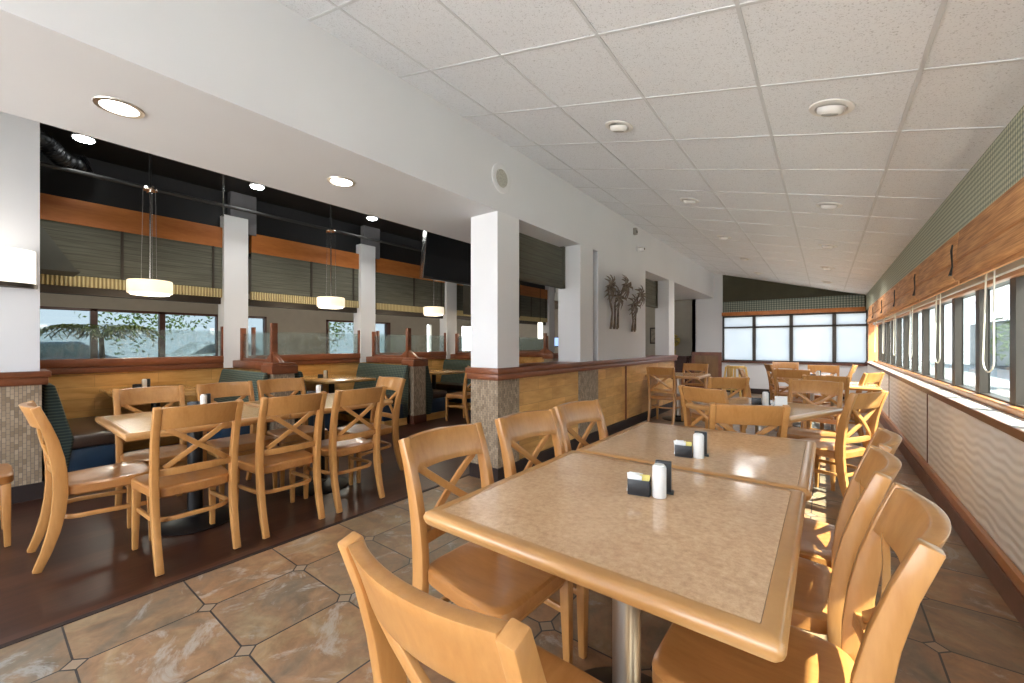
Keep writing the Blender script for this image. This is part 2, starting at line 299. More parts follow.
# ------------------------------------------------------------------ geometry
class B:
    def __init__(s): s.v = []; s.f = []
    def add(s, vs, fs):
        o = len(s.v); s.v += [tuple(v) for v in vs]; s.f += [tuple(i + o for i in f) for f in fs]; return s
    def box(s, x0, x1, y0, y1, z0, z1):
        vs = [(x0, y0, z0), (x1, y0, z0), (x1, y1, z0), (x0, y1, z0), (x0, y0, z1), (x1, y0, z1), (x1, y1, z1), (x0, y1, z1)]
        return s.add(vs, [(0, 3, 2, 1), (4, 5, 6, 7), (0, 1, 5, 4), (1, 2, 6, 5), (2, 3, 7, 6), (3, 0, 4, 7)])
    def prism(s, poly, a, b, axis='Z'):
        n = len(poly)
        def P(p, h):
            return (p[0], p[1], h) if axis == 'Z' else ((h, p[0], p[1]) if axis == 'X' else (p[0], h, p[1]))
        vs = [P(p, a) for p in poly] + [P(p, b) for p in poly]
        fs = [tuple(range(n))[::-1], tuple(range(n, 2 * n))] + [(i, (i + 1) % n, (i + 1) % n + n, i + n) for i in range(n)]
        return s.add(vs, fs)
    def sweep(s, pts, ws, ts, side=(1, 0, 0)):
        n = len(pts); pts = [Vector(p) for p in pts]
        if not hasattr(ws, '__len__'): ws = [ws] * n
        if not hasattr(ts, '__len__'): ts = [ts] * n
        vs = []
        for i, p in enumerate(pts):
            t = (pts[min(i + 1, n - 1)] - pts[max(i - 1, 0)]).normalized()
            sd = Vector(side); sd = (sd - t * sd.dot(t)).normalized(); nn = sd.cross(t)
            for a, b in ((-1, -1), (1, -1), (1, 1), (-1, 1)):
                vs.append(p + sd * (a * ws[i] / 2) + nn * (b * ts[i] / 2))
        fs = [(0, 1, 2, 3)[::-1], tuple(4 * (n - 1) + k for k in range(4))]
        for i in range(n - 1):
            for k in range(4):
                fs.append((4 * i + k, 4 * i + (k + 1) % 4, 4 * i + 4 + (k + 1) % 4, 4 * i + 4 + k))
        return s.add(vs, fs)
    def tube(s, pts, r, seg=10):
        n = len(pts); pts = [Vector(p) for p in pts]
        if not hasattr(r, '__len__'): r = [r] * n
        vs = []; ref = None
        for i, p in enumerate(pts):
            t = (pts[min(i + 1, n - 1)] - pts[max(i - 1, 0)]).normalized()
            if ref is None:
                ref = Vector((0, 0, 1)) if abs(t.z) < 0.9 else Vector((1, 0, 0))
            a = (ref - t * ref.dot(t)).normalized(); ref = a; b = t.cross(a)
            for k in range(seg):
                q = 2 * PI * k / seg; vs.append(p + a * (math.cos(q) * r[i]) + b * (math.sin(q) * r[i]))
        fs = [tuple(range(seg))[::-1], tuple((n - 1) * seg + k for k in range(seg))]
        for i in range(n - 1):
            for k in range(seg):
                fs.append((i * seg + k, i * seg + (k + 1) % seg, (i + 1) * seg + (k + 1) % seg, (i + 1) * seg + k))
        return s.add(vs, fs)
    def lathe(s, prof, c=(0, 0), seg=32):
        vs = []; n = len(prof)
        for (r, z) in prof:
            for k in range(seg):
                q = 2 * PI * k / seg; vs.append((c[0] + r * math.cos(q), c[1] + r * math.sin(q), z))
        fs = [tuple(range(seg))[::-1], tuple((n - 1) * seg + k for k in range(seg))]
        for i in range(n - 1):
            for k in range(seg):
                fs.append((i * seg + k, i * seg + (k + 1) % seg, (i + 1) * seg + (k + 1) % seg, (i + 1) * seg + k))
        return s.add(vs, fs)
    def grid(s, fn, nu, nv, thick):
        """closed slab whose two faces are fn(u,v,side)"""
        vs = []
        for sd in (0, 1):
            for j in range(nv + 1):
                for i in range(nu + 1): vs.append(fn(i / nu, j / nv, sd))
        W = nu + 1; O = W * (nv + 1); fs = []
        for j in range(nv):
            for i in range(nu):
                a = j * W + i; fs.append((a, a + W, a + W + 1, a + 1)); fs.append((O + a, O + a + 1, O + a + W + 1, O + a + W))
        for i in range(nu):
            fs.append((i, i + 1, O + i + 1, O + i)); a = nv * W + i; fs.append((a + 1, a, O + a, O + a + 1))
        for j in range(nv):
            a = j * W; fs.append((a + W, a, O + a, O + a + W)); a = j * W + nu; fs.append((a, a + W, O + a + W, O + a))
        return s.add(vs, fs)
    def xf(s, mat):
        s.v = [tuple(mat @ Vector(v)) for v in s.v]; return s
    def build(s, name, mat, parent=None, bevel=0, seg=2, smooth=True, loc=None):
        me = bpy.data.meshes.new(name); me.from_pydata(s.v, [], s.f)
        bm = bmesh.new(); bm.from_mesh(me)
        bmesh.ops.recalc_face_normals(bm, faces=bm.faces)
        if bevel:
            ed = [e for e in bm.edges if len(e.link_faces) == 2 and e.calc_face_angle(0) > 0.6]
            bmesh.ops.bevel(bm, geom=ed, offset=bevel, segments=seg, affect='EDGES', profile=0.5, clamp_overlap=True)
        bm.to_mesh(me); bm.free()
        if smooth:
            me.shade_smooth()
            me.set_sharp_from_angle(angle=R(38))
        me.materials.append(M[mat] if isinstance(mat, str) else mat)
        o = bpy.data.objects.new(name, me); COL.objects.link(o)
        if parent: o.parent = parent
        if loc: o.location = loc
        return o

def thing(name, label, cat, loc=(0, 0, 0), rz=0, group=None):
    o = bpy.data.objects.new(name, None); COL.objects.link(o)
    o.empty_display_size = 0.1
    o.location = loc; o.rotation_euler = (0, 0, rz); o['label'] = label; o['category'] = cat
    if group: o['group'] = group
    return o
def tag(o, label, cat, group=None):
    o['label'] = label; o['category'] = cat
    if group: o['group'] = group
    return o
def struct(o): o['kind'] = 'structure'; return o
def S(name, b, mat, **kw): return struct(b.build(name, mat, **kw))
def dup(o, parent=None):
    c = o.copy(); COL.objects.link(c)
    if parent: c.parent = parent
    for ch in list(o.children): dup(ch, c)
    return c
used = set()
def place(proto, loc, rz, label, group=None, name=None):
    if proto.name in used: o = dup(proto)
    else: o = proto; used.add(proto.name)
    o.location = loc; o.rotation_euler = (0, 0, rz); o['label'] = label
    if group: o['group'] = group
    return o

# ------------------------------------------------------------------ dimensions
XW = -2.36; XR = 0.73; YE = 11.9; YB = -3.0
def zc(x): return 2.502 - 0.26 * x
SOF = 2.463; XS = -3.40; XBK = -6.5; XFAR = -11.5; YL = 12.7

# ------------------------------------------------------------------ shell
S('floor', B().box(-2.72, XR + 0.25, YB, YE + 0.2, -0.12, 0), 'tile', smooth=False)
S('floor', B().box(XFAR - 0.2, -2.72, YB, YL + 0.2, -0.12, 0), 'planks', smooth=False)
S('trim_1', B().box(-2.735, -2.705, YB, YE, -0.01, 0.004), 'base_black', smooth=False)
# sloped tile ceiling
S('ceiling', B().prism([(XW - 0.02, zc(XW - 0.02)), (0.93, zc(0.93)), (0.93, zc(0.93) + 0.1), (XW - 0.02, zc(XW - 0.02) + 0.1)], YB, YE + 0.2, 'Y'), 'ceiling', smooth=False)
g = B()
xs = [-0.271 + 0.5905 * k for k in range(-3, 2)]
for x in xs:
    h = 0.008
    g.prism([(x - h, zc(x - h) - 0.004), (x + h, zc(x + h) - 0.004), (x + h, zc(x + h) + 0.01), (x - h, zc(x - h) + 0.01)], YB, YE, 'Y')
for k in range(-7, 17):
    y = 1.80 + 0.632 * k
    g.prism([(XW, zc(XW) - 0.0035), (XR, zc(XR) - 0.0035), (XR, zc(XR) + 0.01), (XW, zc(XW) + 0.01)], y - 0.008, y + 0.008, 'Y')
S('trim_2', g, 'tbar', smooth=False)

# left fascia / soffit
S('wall_left', B().box(XS, XW, YB, YE, SOF, 3.2).box(XW - 0.26, XW, 4.945, 6.72, 1.03, SOF), 'white', smooth=False)
# black ceiling of the booth area and far room ceiling
S('ceiling', B().box(XBK - 0.4, XS + 0.02, YB, YL, 3.35, 3.45), 'black', smooth=False)
S('ceiling', B().box(XFAR, XBK - 0.2, YB, YL, 2.5, 2.6), 'beige', smooth=False)

# ---- columns
def column(n, x0, x1, y0, y1, z0, z1, mat='white2'):
    return S('column_%d' % n, B().box(x0, x1, y0, y1, z0, z1), mat, smooth=False)
column(1, -2.69, XW - 0.002, 2.88, 3.21, 1.03, SOF)
column(2, -2.67, XW - 0.002, 4.46, 4.80, 1.03, SOF)
S('wall_recess', B().box(-2.62, XW - 0.07, 4.80, 4.945, 1.03, SOF), 'white', smooth=False)
column(3, -2.62, XW - 0.002, 8.00, 8.36, 1.03, SOF)
# half wall: stone piers and wood panels
hw = B().box(-2.69, XW + 0.0, 2.88, 3.21, 0.12, 0.93).box(-2.67, XW, 4.44, 4.95, 0.12, 0.93)
S('wall_pier', hw, 'mosaic', smooth=False)
S('wall_half', B().box(-2.6, XW - 0.02, 3.21, 4.44, 0.12, 0.93).box(-2.6, XW - 0.02, 4.95, 8.42, 0.12, 0.93), 'panel', smooth=False)
S('trim_3', B().box(-2.612, -2.606 + 0.252, 5.9, 5.91, 0.12, 0.93).box(-2.58, XW - 0.01, 8.40, 8.43, 0.1, 0.93).box(-2.58, XW - 0.012, 3.2, 3.22, 0.12, 0.93), 'cherry', smooth=False)
S('trim_4', B().box(-2.72, XW + 0.025, 2.85, 8.46, 0.925, 0.98).box(-2.73, XW + 0.035, 2.84, 8.47, 0.98, 1.035), 'cherry', bevel=0.006)
S('baseboard_left', B().box(-2.70, XW + 0.012, 2.87, 8.43, 0, 0.125), 'base_black', smooth=False)

# ---- shades in the wall openings
def wall_shade(y0, y1, label):
    t = thing('opening_louvre_blind', label, 'shade', (-2.6, y0, 1.94), 0, 'grey shades in the wall openings')
    L = y1 - y0
    B().box(-0.012, 0.012, 0.03, L - 0.03, 0.03, 0.5).build('slat_panel', 'shade', t, smooth=False)
    f = B().box(-0.03, 0.035, 0, 0.04, 0, 0.52).box(-0.03, 0.035, L - 0.04, L, 0, 0.52).box(-0.03, 0.035, 0, L, 0, 0.035)
    f.build('frame', plain('olive_shade_frame', (0.10, 0.095, 0.07), 0.6), t, bevel=0.004)
    return t
wall_shade(3.22, 4.455, 'grey green louvred shade under the soffit between the stone based white columns')
wall_shade(6.74, 7.99, 'grey green louvred shade in the opening just past the metal palm sculptures')

# ---- end wall
b = B()
b.box(-2.14, XR + 0.3, YE, YE + 0.12, 0, 0.79)
b.box(-2.9, -2.14, YE, YE + 0.12, 0, 3.3)
b.box(0.74, 1.25, YE, YE + 0.12, 0, 3.3)
S('wall_end', b, 'white', smooth=False)
S('wall_end_upper', B().box(-2.14, 1.25, YE, YE + 0.12, 1.97, 3.3).box(-2.12, XR, YE - 0.02, YE, 2.3, 3.3), 'olive', smooth=False)
S('trim_5', B().box(-2.16, XR, YE - 0.05, YE + 0.01, 0.765, 0.815), 'cherry_dk', smooth=False)
S('baseboard_end', B().box(-2.14, XR, YE - 0.02, YE, 0, 0.13), 'base_black', smooth=False)
S('trim_6', B().box(-2.9, -2.16, YE - 0.04, YE, 0.94, 1.03).box(-2.9, -2.82, YE - 0.03, YE, 0, 0.94).box(-2.24, -2.16, YE - 0.03, YE, 0, 0.94).box(-2.82, -2.24, YE - 0.03, YE, 0, 0.12), 'cherry', smooth=False)
S('wainscot_end', B().box(-2.82, -2.24, YE - 0.015, YE, 0.12, 0.94), wood('brown_wainscot', (0.16, 0.075, 0.02), (0.26, 0.13, 0.04)), smooth=False)
bars = [-2.14, -1.43, -0.658, 0.154, 0.74]
for i in range(4):
    x0, x1 = bars[i], bars[i + 1]
    t = B().box(x0, x0 + 0.04, YE - 0.03, YE + 0.05, 0.8, 1.97).box(x1 - 0.03, x1, YE - 0.03, YE + 0.05, 0.8, 1.97)
    t.box(x0, x1, YE - 0.03, YE + 0.05, 0.8, 0.84).box(x0, x1, YE - 0.03, YE + 0.05, 1.65, 1.69).box(x0, x1, YE - 0.03, YE + 0.05, 1.93, 1.97)
    w = S('window_%d' % (i + 1), t, 'bronze', smooth=False)
    p = B().box(x0 + 0.035, x1 - 0.025, YE + 0.0, YE + 0.012, 0.83, 1.95).build('pane', 'frost', w, smooth=False)
v = thing('window_valance', 'green lattice fabric valance with an orange wood rail over the frosted end windows', 'valance', (0, YE - 0.12, 1.97))
B().box(-2.12, 0.68, 0, 0.12, 0.09, 0.36).build('fabric_panel', 'valance_x', v, bevel=0.006)
B().box(-2.14, 0.69, -0.02, 0.12, 0.0, 0.09).build('wood_rail', 'beam', v, bevel=0.004)

# ---- right wall
S('wall_right', B().box(XR, XR + 0.26, YB, YE, 0, 0.835), 'wave', smooth=False)
S('wall_right_upper', B().box(0.80, 0.93, YB, YE, 1.66, 2.5).box(XR + 0.005, 0.82, YB, YE, 1.80, 2.45), 'white', smooth=False)
S('trim_7', B().box(XR - 0.006, XR, 2.39, 2.41, 0.19, 0.835).box(XR - 0.006, XR, 5.19, 5.21, 0.19, 0.835).box(XR - 0.006, XR, 7.99, 8.01, 0.19, 0.835), 'base_brown', smooth=False)
S('baseboard_right', B().box(XR - 0.035, XR, YB, YE, 0, 0.13), 'base_brown', smooth=False)
S('trim_8', B().box(XR - 0.028, XR, YB, YE, 0.13, 0.19), 'base_cap', bevel=0.004)
S('trim_9', B().box(XR - 0.025, 0.83, YB, YE, 0.835, 0.865), plain('pale_ledge', (0.50, 0.44, 0.38), 0.45, var=0.06, vs=3), bevel=0.004)
S('trim_10', B().box(XR - 0.035, XR - 0.024, YB, YE, 0.825, 0.868), 'cherry_dk', smooth=False)
S('trim_11', B().box(0.825, 0.865, YB, YE, 0.865, 0.905).box(0.825, 0.865, YB, YE, 1.635, 1.665), 'base_cap', bevel=0.003)
S('trim_12', B().box(XR, 0.95, YE - 0.3, YE, 0.865, 1.75), 'base_cap', smooth=False)
wn = 5
ys = [YB + 0.01] + [4.36 + 0.69 * k for k in range(-9, 11)]
for i in range(1, len(ys) - 1):
    y0 = ys[i]; y1 = ys[i + 1]
    t = B().box(0.855, 0.905, y1 - 0.10, y1, 0.9, 1.66).box(0.862, 0.93, y0, y1, 0.89, 0.915).box(0.862, 0.93, y0, y1, 1.635, 1.66)
    w = S('window_%d' % wn, t, 'bronze', smooth=False); wn += 1
    B().box(0.895, 0.901, y0, y1 - 0.10, 0.9, 1.64).build('pane', 'glass', w, smooth=False)
S('wall_right_outer', B().box(0.86, 1.0, YB, YE, 0.7, 0.892).box(0.86, 1.0, YB, ys[1], 0.7, 1.7), 'bronze', smooth=False)

# valance fabric along the right wall
tag(B().prism([(XR - 0.03, 1.985), (XR - 0.0, 1.985), (XR - 0.0, zc(XR)), (XR - 0.03, zc(XR - 0.03) - 0.002)], YB, YE - 0.12, 'Y').build('window_valance', 'valance', smooth=False),
    'long green patterned fabric valance between the ceiling tiles and the bamboo shades', 'valance')
# bamboo shades
def bamboo():
    t = thing('bamboo_shade', '', 'shade'); L = 1.385
    up = [(0.70, 2.0), (0.668, 1.99), (0.660, 1.87), (0.652, 1.80), (0.68, 1.785), (0.72, 1.80), (0.72, 2.0)]
    B().prism([(a - 0.7, z) for a, z in up], 0, L, 'Y').build('header_fold', 'bamboo', t, bevel=0.004)
    lo = [(0.70, 1.80), (0.662, 1.795), (0.648, 1.74), (0.640, 1.69), (0.655, 1.668), (0.69, 1.67), (0.72, 1.70), (0.72, 1.80)]
    B().prism([(a - 0.7, z) for a, z in lo], 0.0, L, 'Y').build('stacked_fold', 'bamboo', t, bevel=0.004)
    for dz, dx in ((0, 0), (0.014, 0.018), (0.028, 0.036)):
        B().box(-0.03 + dx, -0.012 + dx, 0.01, L - 0.01, 1.645 + dz, 1.675 + dz).build('bottom_fold', 'bamboo', t, bevel=0.003)
    c = B().tube([(-0.065, L - 0.03, 1.90), (-0.069, L - 0.025, 1.86), (-0.066, L - 0.03, 1.76), (-0.076, L - 0.03, 1.70)], [0.004, 0.006, 0.004, 0.009], 6)
    c.build('ladder_cord', 'iron', t)
    w = 0.095; yc = L - 0.22; pts = []
    pts.append((0.055, yc - w, 1.78)); pts.append((0.053, yc - w * 0.9, 1.45))
    for k in range(9):
        a = PI + PI * k / 8; pts.append((0.05, yc + w * 1.1 * math.cos(a), 1.16 + 0.07 * math.sin(a)))
    pts.append((0.053, yc + w * 0.9, 1.45)); pts.append((0.055, yc + w * 0.5, 1.78))
    B().tube(pts, 0.0045, 6).build('pull_cord', 'cord', t)
    return t
bp = bamboo()
bl = ['opposite the camera end of the wall', 'above the nearest fully visible pull cord loop', 'second from the nearest pull cord loop',
      'midway along the window wall', 'just past the middle of the window wall', 'second from the frosted end windows', 'last before the frosted end windows']
for k in range(-2, 7):
    nm = bl[k] if k >= 0 else ('beside and behind the camera', 'nearest the camera at the picture edge')[k + 2]
    place(bp, (0.72, 1.10 + 0.0 + 1.4 * (k), 0), 0, 'folded brown bamboo shade over the windows, ' + nm, 'bamboo shades over the windows')

# ------------------------------------------------------------------ ceiling fixtures
def eyeball():
    t = thing('eyeball_downlight', '', 'ceiling light')
    B().lathe([(0.100, 0.0), (0.098, -0.006), (0.072, -0.009), (0.066, 0.0)], seg=28).build('trim_ring', 'plastic_white', t)
    B().lathe([(0.062, 0.0), (0.060, -0.018), (0.050, -0.030), (0.042, -0.034), (0.038, -0.030), (0.0, -0.028)], seg=24).xf(Matrix.Rotation(R(14), 4, 'X')).build('eyeball', 'plastic_white', t); eb = t.children[-1] if t.children[-1].name.startswith('eyeball') else [c for c in t.children if c.name.startswith('eyeball')][0]
    B().lathe([(0.037, -0.032), (0.037, -0.035), (0, -0.035)], seg=20).xf(Matrix.Rotation(R(14), 4, 'X')).build('lens', plain('dull_lens', (0.35, 0.34, 0.32), 0.3), eb)
    return t
ep = eyeball()
slope = math.atan(0.26)
nmr = ['nearest', 'second', 'third', 'fourth', 'farthest']
for k in range(5):
    for (x, side, dy) in ((0.025, 'windows', -0.03), (-1.165, 'long white soffit', 0.03)):
        y = 2.75 + dy + 1.9 * k
        o = place(ep, (x, y, zc(x) - 0.003), 0, 'round white eyeball ceiling light, %s along the row closer to the %s' % (nmr[k], side), 'eyeball lights in the tile ceiling')
        o.rotation_euler = (0, slope, 0)
def canlight():
    t = thing('recessed_downlight', '', 'ceiling light')
    B().lathe([(0.098, 0.0), (0.096, -0.006), (0.076, -0.006), (0.076, 0.0)], seg=32).build('trim_ring', 'steel', t)
    B().lathe([(0.076, -0.001), (0.074, -0.0045), (0.0, -0.0045)], seg=28).build('lens', 'lens', t)
    return t
cp = canlight()
for (x, y, lb) in ((-2.86, 0.452, 'nearest the camera'), (-2.86, 1.66, 'closer to the stone based column'), (-2.86, 9.4, 'far off near the hallway')):
    place(cp, (x, y, SOF), 0, 'round lit downlight set in the white soffit, ' + lb, 'downlights in the soffit')
    l = bpy.data.lights.new('soffit_lamp', 'SPOT'); l.energy = 14; l.spot_size = R(120); l.spot_blend = 0.8; l.shadow_soft_size = 0.07; l.color = (1, 0.93, 0.82)
    o = bpy.data.objects.new('soffit_lamp', l); o.location = (x, y, SOF - 0.03); COL.objects.link(o)
def spot():
    t = thing('ceiling_spotlight', '', 'ceiling light')
    B().lathe([(0.05, 0.0), (0.055, -0.10), (0.085, -0.14), (0.09, -0.16), (0.0, -0.155)], seg=24).build('housing', 'steel', t)
    B().lathe([(0.078, -0.158), (0.07, -0.172), (0.0, -0.175)], seg=24).build('lens', 'spot_lens', t)
    return t
sp_ = spot()
for i, (y, lb) in enumerate(((0.66, 'beside the foil duct'), (2.21, 'between the first two booth pendants'), (3.89, 'closest to the hanging television'))):
    place(sp_, (-5.8, y, 3.43), 0, 'bright white spotlight on the black ceiling, ' + lb, 'spotlights over the booths')
    l = bpy.data.lights.new('booth_spot_lamp', 'SPOT'); l.energy = 40; l.spot_size = R(130); l.spot_blend = 0.7; l.shadow_soft_size = 0.35; l.color = (1, 0.95, 0.88)
    o = bpy.data.objects.new('booth_spot_lamp', l); o.location = (-5.8, y, 3.2); COL.objects.link(o)

# round speaker and wall devices on the fascia
t = thing('wall_speaker', 'round white speaker on the long white wall above the first column', 'speaker', (XW, 2.93, 2.77))
rx = Matrix.Rotation(R(90), 4, 'Y')
B().lathe([(0.135, 0), (0.135, 0.006), (0.13, 0.009), (0.085, 0.009), (0.08, 0.0)], seg=36).xf(rx).build('flange', 'white2', t)
B().lathe([(0.082, 0.003), (0.08, 0.013), (0.0, 0.016)], seg=32).xf(rx).build('grille', plain('speaker_grille', (0.42, 0.41, 0.37), 0.7, vs=60, var=0.2), t)
t = thing('motion_detector', 'small grey box sensor high on the white wall near the ceiling', 'sensor', (XW, 6.2, 2.99))
B().box(0, 0.05, -0.035, 0.035, -0.05, 0.05).build('housing', 'grey_plastic', t, bevel=0.006)
B().box(0.05, 0.058, -0.022, 0.022, -0.03, 0.01).build('lens', 'plastic_black', t, bevel=0.003)
t = thing('security_camera', 'small white camera on the wall above the metal palms', 'camera', (XW, 6.36, 2.75))
B().lathe([(0.045, 0), (0.045, 0.02), (0.02, 0.03), (0.02, 0.05)], seg=20).xf(rx).build('mount', 'plastic_white', t)
B().lathe([(0.001, -0.03), (0.03, -0.025), (0.03, 0.03), (0.022, 0.04)], seg=20).xf(Matrix.Translation((0.07, 0, -0.01)) @ rx).build('camera_body', 'plastic_white', t)
B().lathe([(0.02, 0), (0.012, 0.01)], seg=16).xf(Matrix.Translation((0.108, 0, -0.01)) @ rx).build('lens', 'plastic_black', t)

# metal palm sculptures
def palm_art(y0, z0, n, label, seed, H):
    rnd = random.Random(seed)
    t = thing('metal_palm_sculpture', label, 'wall sculpture', (XW + 0.02, y0, z0), 0, 'metal palm sculptures on the white wall')
    for i in range(n):
        yb = (i - (n - 1) / 2) * 0.11; yt = (i - (n - 1) / 2) * 0.27 ; zt = H * (0.62 + 0.13 * math.sin(i * 2.1 + seed))
        B().tube([(0.01, yb, 0), (0.02, yb * 0.9 + 0.02, zt * 0.4), (0.035, (yb + yt) / 2 - 0.02, zt * 0.75), (0.04, yt, zt)], [0.016, 0.013, 0.012, 0.01], 6).build('stem', 'metal_art', t)
        B().tube([(0.01, yb + 0.05, 0.02), (0.02, yb + 0.03, zt * 0.5), (0.035, yt, zt)], [0.008, 0.008, 0.007], 6).build('stem', 'metal_art', t)
        c = Vector((0.045, yt, zt)); f = B()
        for k in range(17):
            a = 2 * PI * k / 17 + rnd.uniform(-0.1, 0.1); L = rnd.uniform(0.16, 0.25) * (1.0 if math.sin(a) > -0.3 else 0.75)
            d = Vector((rnd.uniform(-0.02, 0.25), math.cos(a), math.sin(a))).normalized()
            up = Vector((1, 0, 0)); sd = d.cross(up).normalized()
            pts = [c + d * (L * q) + up * (0.05 * math.sin(q * PI)) + Vector((0, 0, -0.05 * q * q)) for q in (0, 0.3, 0.6, 0.85, 1)]
            f.sweep(pts, [0.010, 0.026, 0.030, 0.02, 0.004], [0.006, 0.006, 0.006, 0.005, 0.003], side=sd)
        f.build('frond_crown', 'metal_art', t)
        B().lathe([(0.001, -0.03), (0.03, -0.02), (0.04, 0), (0.03, 0.02), (0.001, 0.03)], seg=12).xf(Matrix.Translation(c + Vector((0.03, 0, 0)))).build('flower_centre', 'metal_art', t)
    return t
palm_art(5.38, 1.46, 3, 'weathered metal palm sculpture on the white wall, closer to the stone based columns', 3, 0.86)
palm_art(6.10, 1.44, 2, 'weathered metal palm sculpture on the white wall, closer to the far windows', 5, 0.80)

# ------------------------------------------------------------------ chairs
def chair():
    t = thing('dining_chair', '', 'chair')
    N = 9
    for sx in (-1, 1):
        pts = []; ws = []; ts = []
        for i in range(N + 1):
            q = i / N; z = 0.91 * q
            y = -0.205 - 0.165 * ((z - 0.44) / 0.47) ** 2 * (0.62 if z < 0.44 else 0.58)
            pts.append((sx * (0.185 + 0.012 * q), y, z)); ws.append(0.036 - 0.002 * q); ts.append(0.036 + 0.024 * math.sin(PI * min(1, q * 1.05)) + 0.002 * q)
        B().sweep(pts, ws, ts).build('leg', 'chair', t, bevel=0.005)
    def yb(z): return -0.205 - 0.165 * ((z - 0.44) / 0.47) ** 2 * 0.58
    # crest rail
    def crest(u, v, sd):
        x = (u - 0.5) * 0.362; z = 0.782 + 0.126 * v + 0.004 * math.cos(x * 8)
        bow = 0.036 * (1 - (2 * u - 1) ** 2)
        return (x, yb(z) - bow + (0.016 if sd else -0.016) + 0.002, z)
    B().grid(crest, 12, 4, 0).build('crest_rail', 'chair', t, bevel=0.004)
    def rail(u, v, sd):
        x = (u - 0.5) * 0.352; z = 0.515 + 0.042 * v; bow = 0.022 * (1 - (2 * u - 1) ** 2)
        return (x, yb(z) - bow + (0.010 if sd else -0.010), z)
    B().grid(rail, 10, 2, 0).build('lower_rail', 'chair', t, bevel=0.003)
    for sx in (-1, 1):
        pts = []
        for i in range(7):
            q = i / 6; x = sx * (-0.150 + 0.300 * q); z = 0.56 + 0.228 * q; u = x / 0.362 + 0.5
            pts.append((x, yb(z) - 0.026 * (1 - (2 * u - 1) ** 2) + (0.004 * sx), z))
        B().sweep(pts, 0.015, 0.029, side=(0, 1, 0)).build('cross_slat', 'chair', t, bevel=0.003)
    # seat
    n = 28; out = []
    for i in range(n):
        a = 2 * PI * i / n; c, s_ = math.cos(a), math.sin(a)
        p = 0.30
        x = math.copysign(abs(c) ** p, c); y = math.copysign(abs(s_) ** p, s_)
        hw_ = 0.212 + 0.020 * y
        out.append((x * hw_, y * 0.213 + 0.005))
    bb = B(); rings = [(0.95, 0.385), (1.0, 0.395), (1.0, 0.436), (0.965, 0.444), (0.90, 0.446), (0.6, 0.438), (0.25, 0.433)]
    vs = []
    for k, z in rings:
        for (x, y) in out: vs.append((x * k, 0.005 + (y - 0.005) * k, z))
    fs = [tuple(range(n))[::-1], tuple((len(rings) - 1) * n + i for i in range(n))]
    for r in range(len(rings) - 1):
        for i in range(n): fs.append((r * n + i, r * n + (i + 1) % n, (r + 1) * n + (i + 1) % n, (r + 1) * n + i))
    bb.add(vs, fs); bb.build('seat', 'seat', t)
    for sx in (-1, 1):
        B().sweep([(sx * 0.193, 0.183, 0.39), (sx * 0.197, 0.186, 0.2), (sx * 0.20, 0.190, 0.0)], [0.042, 0.036, 0.028], [0.042, 0.036, 0.028]).build('leg', 'chair', t, bevel=0.005)
    ap = B().box(-0.17, 0.17, 0.165, 0.187, 0.35, 0.39)
    ap.build('apron', 'chair', t, bevel=0.003)
    # bent hoop stretcher
    pts = [(-0.188, 0.18, 0.245)]
    for i in range(13):
        a = PI + PI * i / 12; pts.append((0.186 * (abs(math.cos(a)) ** 0.5) * math.copysign(1, math.cos(a)), -0.09 + 0.115 * math.sin(a), 0.262 + 0.0 * i))
    pts.append((0.188, 0.18, 0.245))
    B().sweep(pts, 0.026, 0.018, side=(0, 0, 1)).build('stretcher', 'chair', t, bevel=0.004)
    return t
CH = chair()
def ch(x, y, deg, label, group):
    o = place(CH, (x, y, 0), R(deg), label, group)
    o.scale = (1, 1, 1 if x < -2.5 else 0.984)
    return o
G1 = 'chairs at the two speckled tables in front'
ch(-0.50, 0.72, -2, 'honey cross-back chair at the near end of the front speckled table, back to the camera', G1)
ch(-0.98, 1.19, -92, 'honey cross-back chair with whole seat showing, first on the column side of the front tables', G1)
ch(-0.94, 1.71, -97, 'honey wood cross-back chair on the column side, middle of the three behind the front tables', G1)
ch(-0.915, 2.20, -98, 'honey wood cross-back chair on the column side, at the farther speckled table', G1)
ch(-0.145, 1.25, 89, 'honey wood cross-back chair on the window side, nearest the camera with its tall curved back', G1)
ch(-0.165, 1.74, 88, 'honey wood cross-back chair on the window side, middle of the three close backs', G1)
ch(-0.115, 2.19, 86, 'honey wood cross-back chair on the window side, last of the three close backs', G1)
G2 = 'chairs around the pale table on the dark plank floor'
ch(-3.17, 0.80, 90, 'cross-back chair with its back to the tiles, first of the row on the dark planks', G2)
ch(-3.17, 1.335, 90, 'cross-back chair with its back to the tiles, middle of the row on the dark planks', G2)
ch(-3.17, 1.84, 90, 'cross-back chair with its back to the tiles, last in the row on the dark planks', G2)
ch(-3.63, 0.505, 0, 'cross-back chair seen side on at the pale table end beside the stone wall', G2)
ch(-3.55, 2.31, 178, 'cross-back chair at the far end of the pale table, facing along it', G2)
ch(-3.97, 0.85, -90, 'cross-back chair behind the pale table in front of the blue booth bench', G2)
ch(-3.95, 1.37, -88, 'cross-back chair behind the pale table, middle of the three facing the tiles', G2)
ch(-3.97, 1.84, -90, 'cross-back chair behind the pale table closest to the stone booth post', G2)
ch(-4.24, -0.06, 0, 'cross-back chair mostly cut off at the picture edge beside the stone wall', 'chairs cut by the picture edge')
ch(-4.70, 4.86, 90, 'cross-back chair half hidden behind the big stone based column', 'chairs at the booth tables')
G3 = 'chairs at the tables toward the end windows'
ch(-2.03, 6.73, 0, 'cross-back chair seen from behind against the wood panel half wall', G3)
ch(-1.88, 7.60, 176, 'cross-back chair facing the camera across the small table by the half wall', G3)
ch(-0.475, 3.085, 22, 'cross-back chair with a broad back right behind the far speckled table', G3)
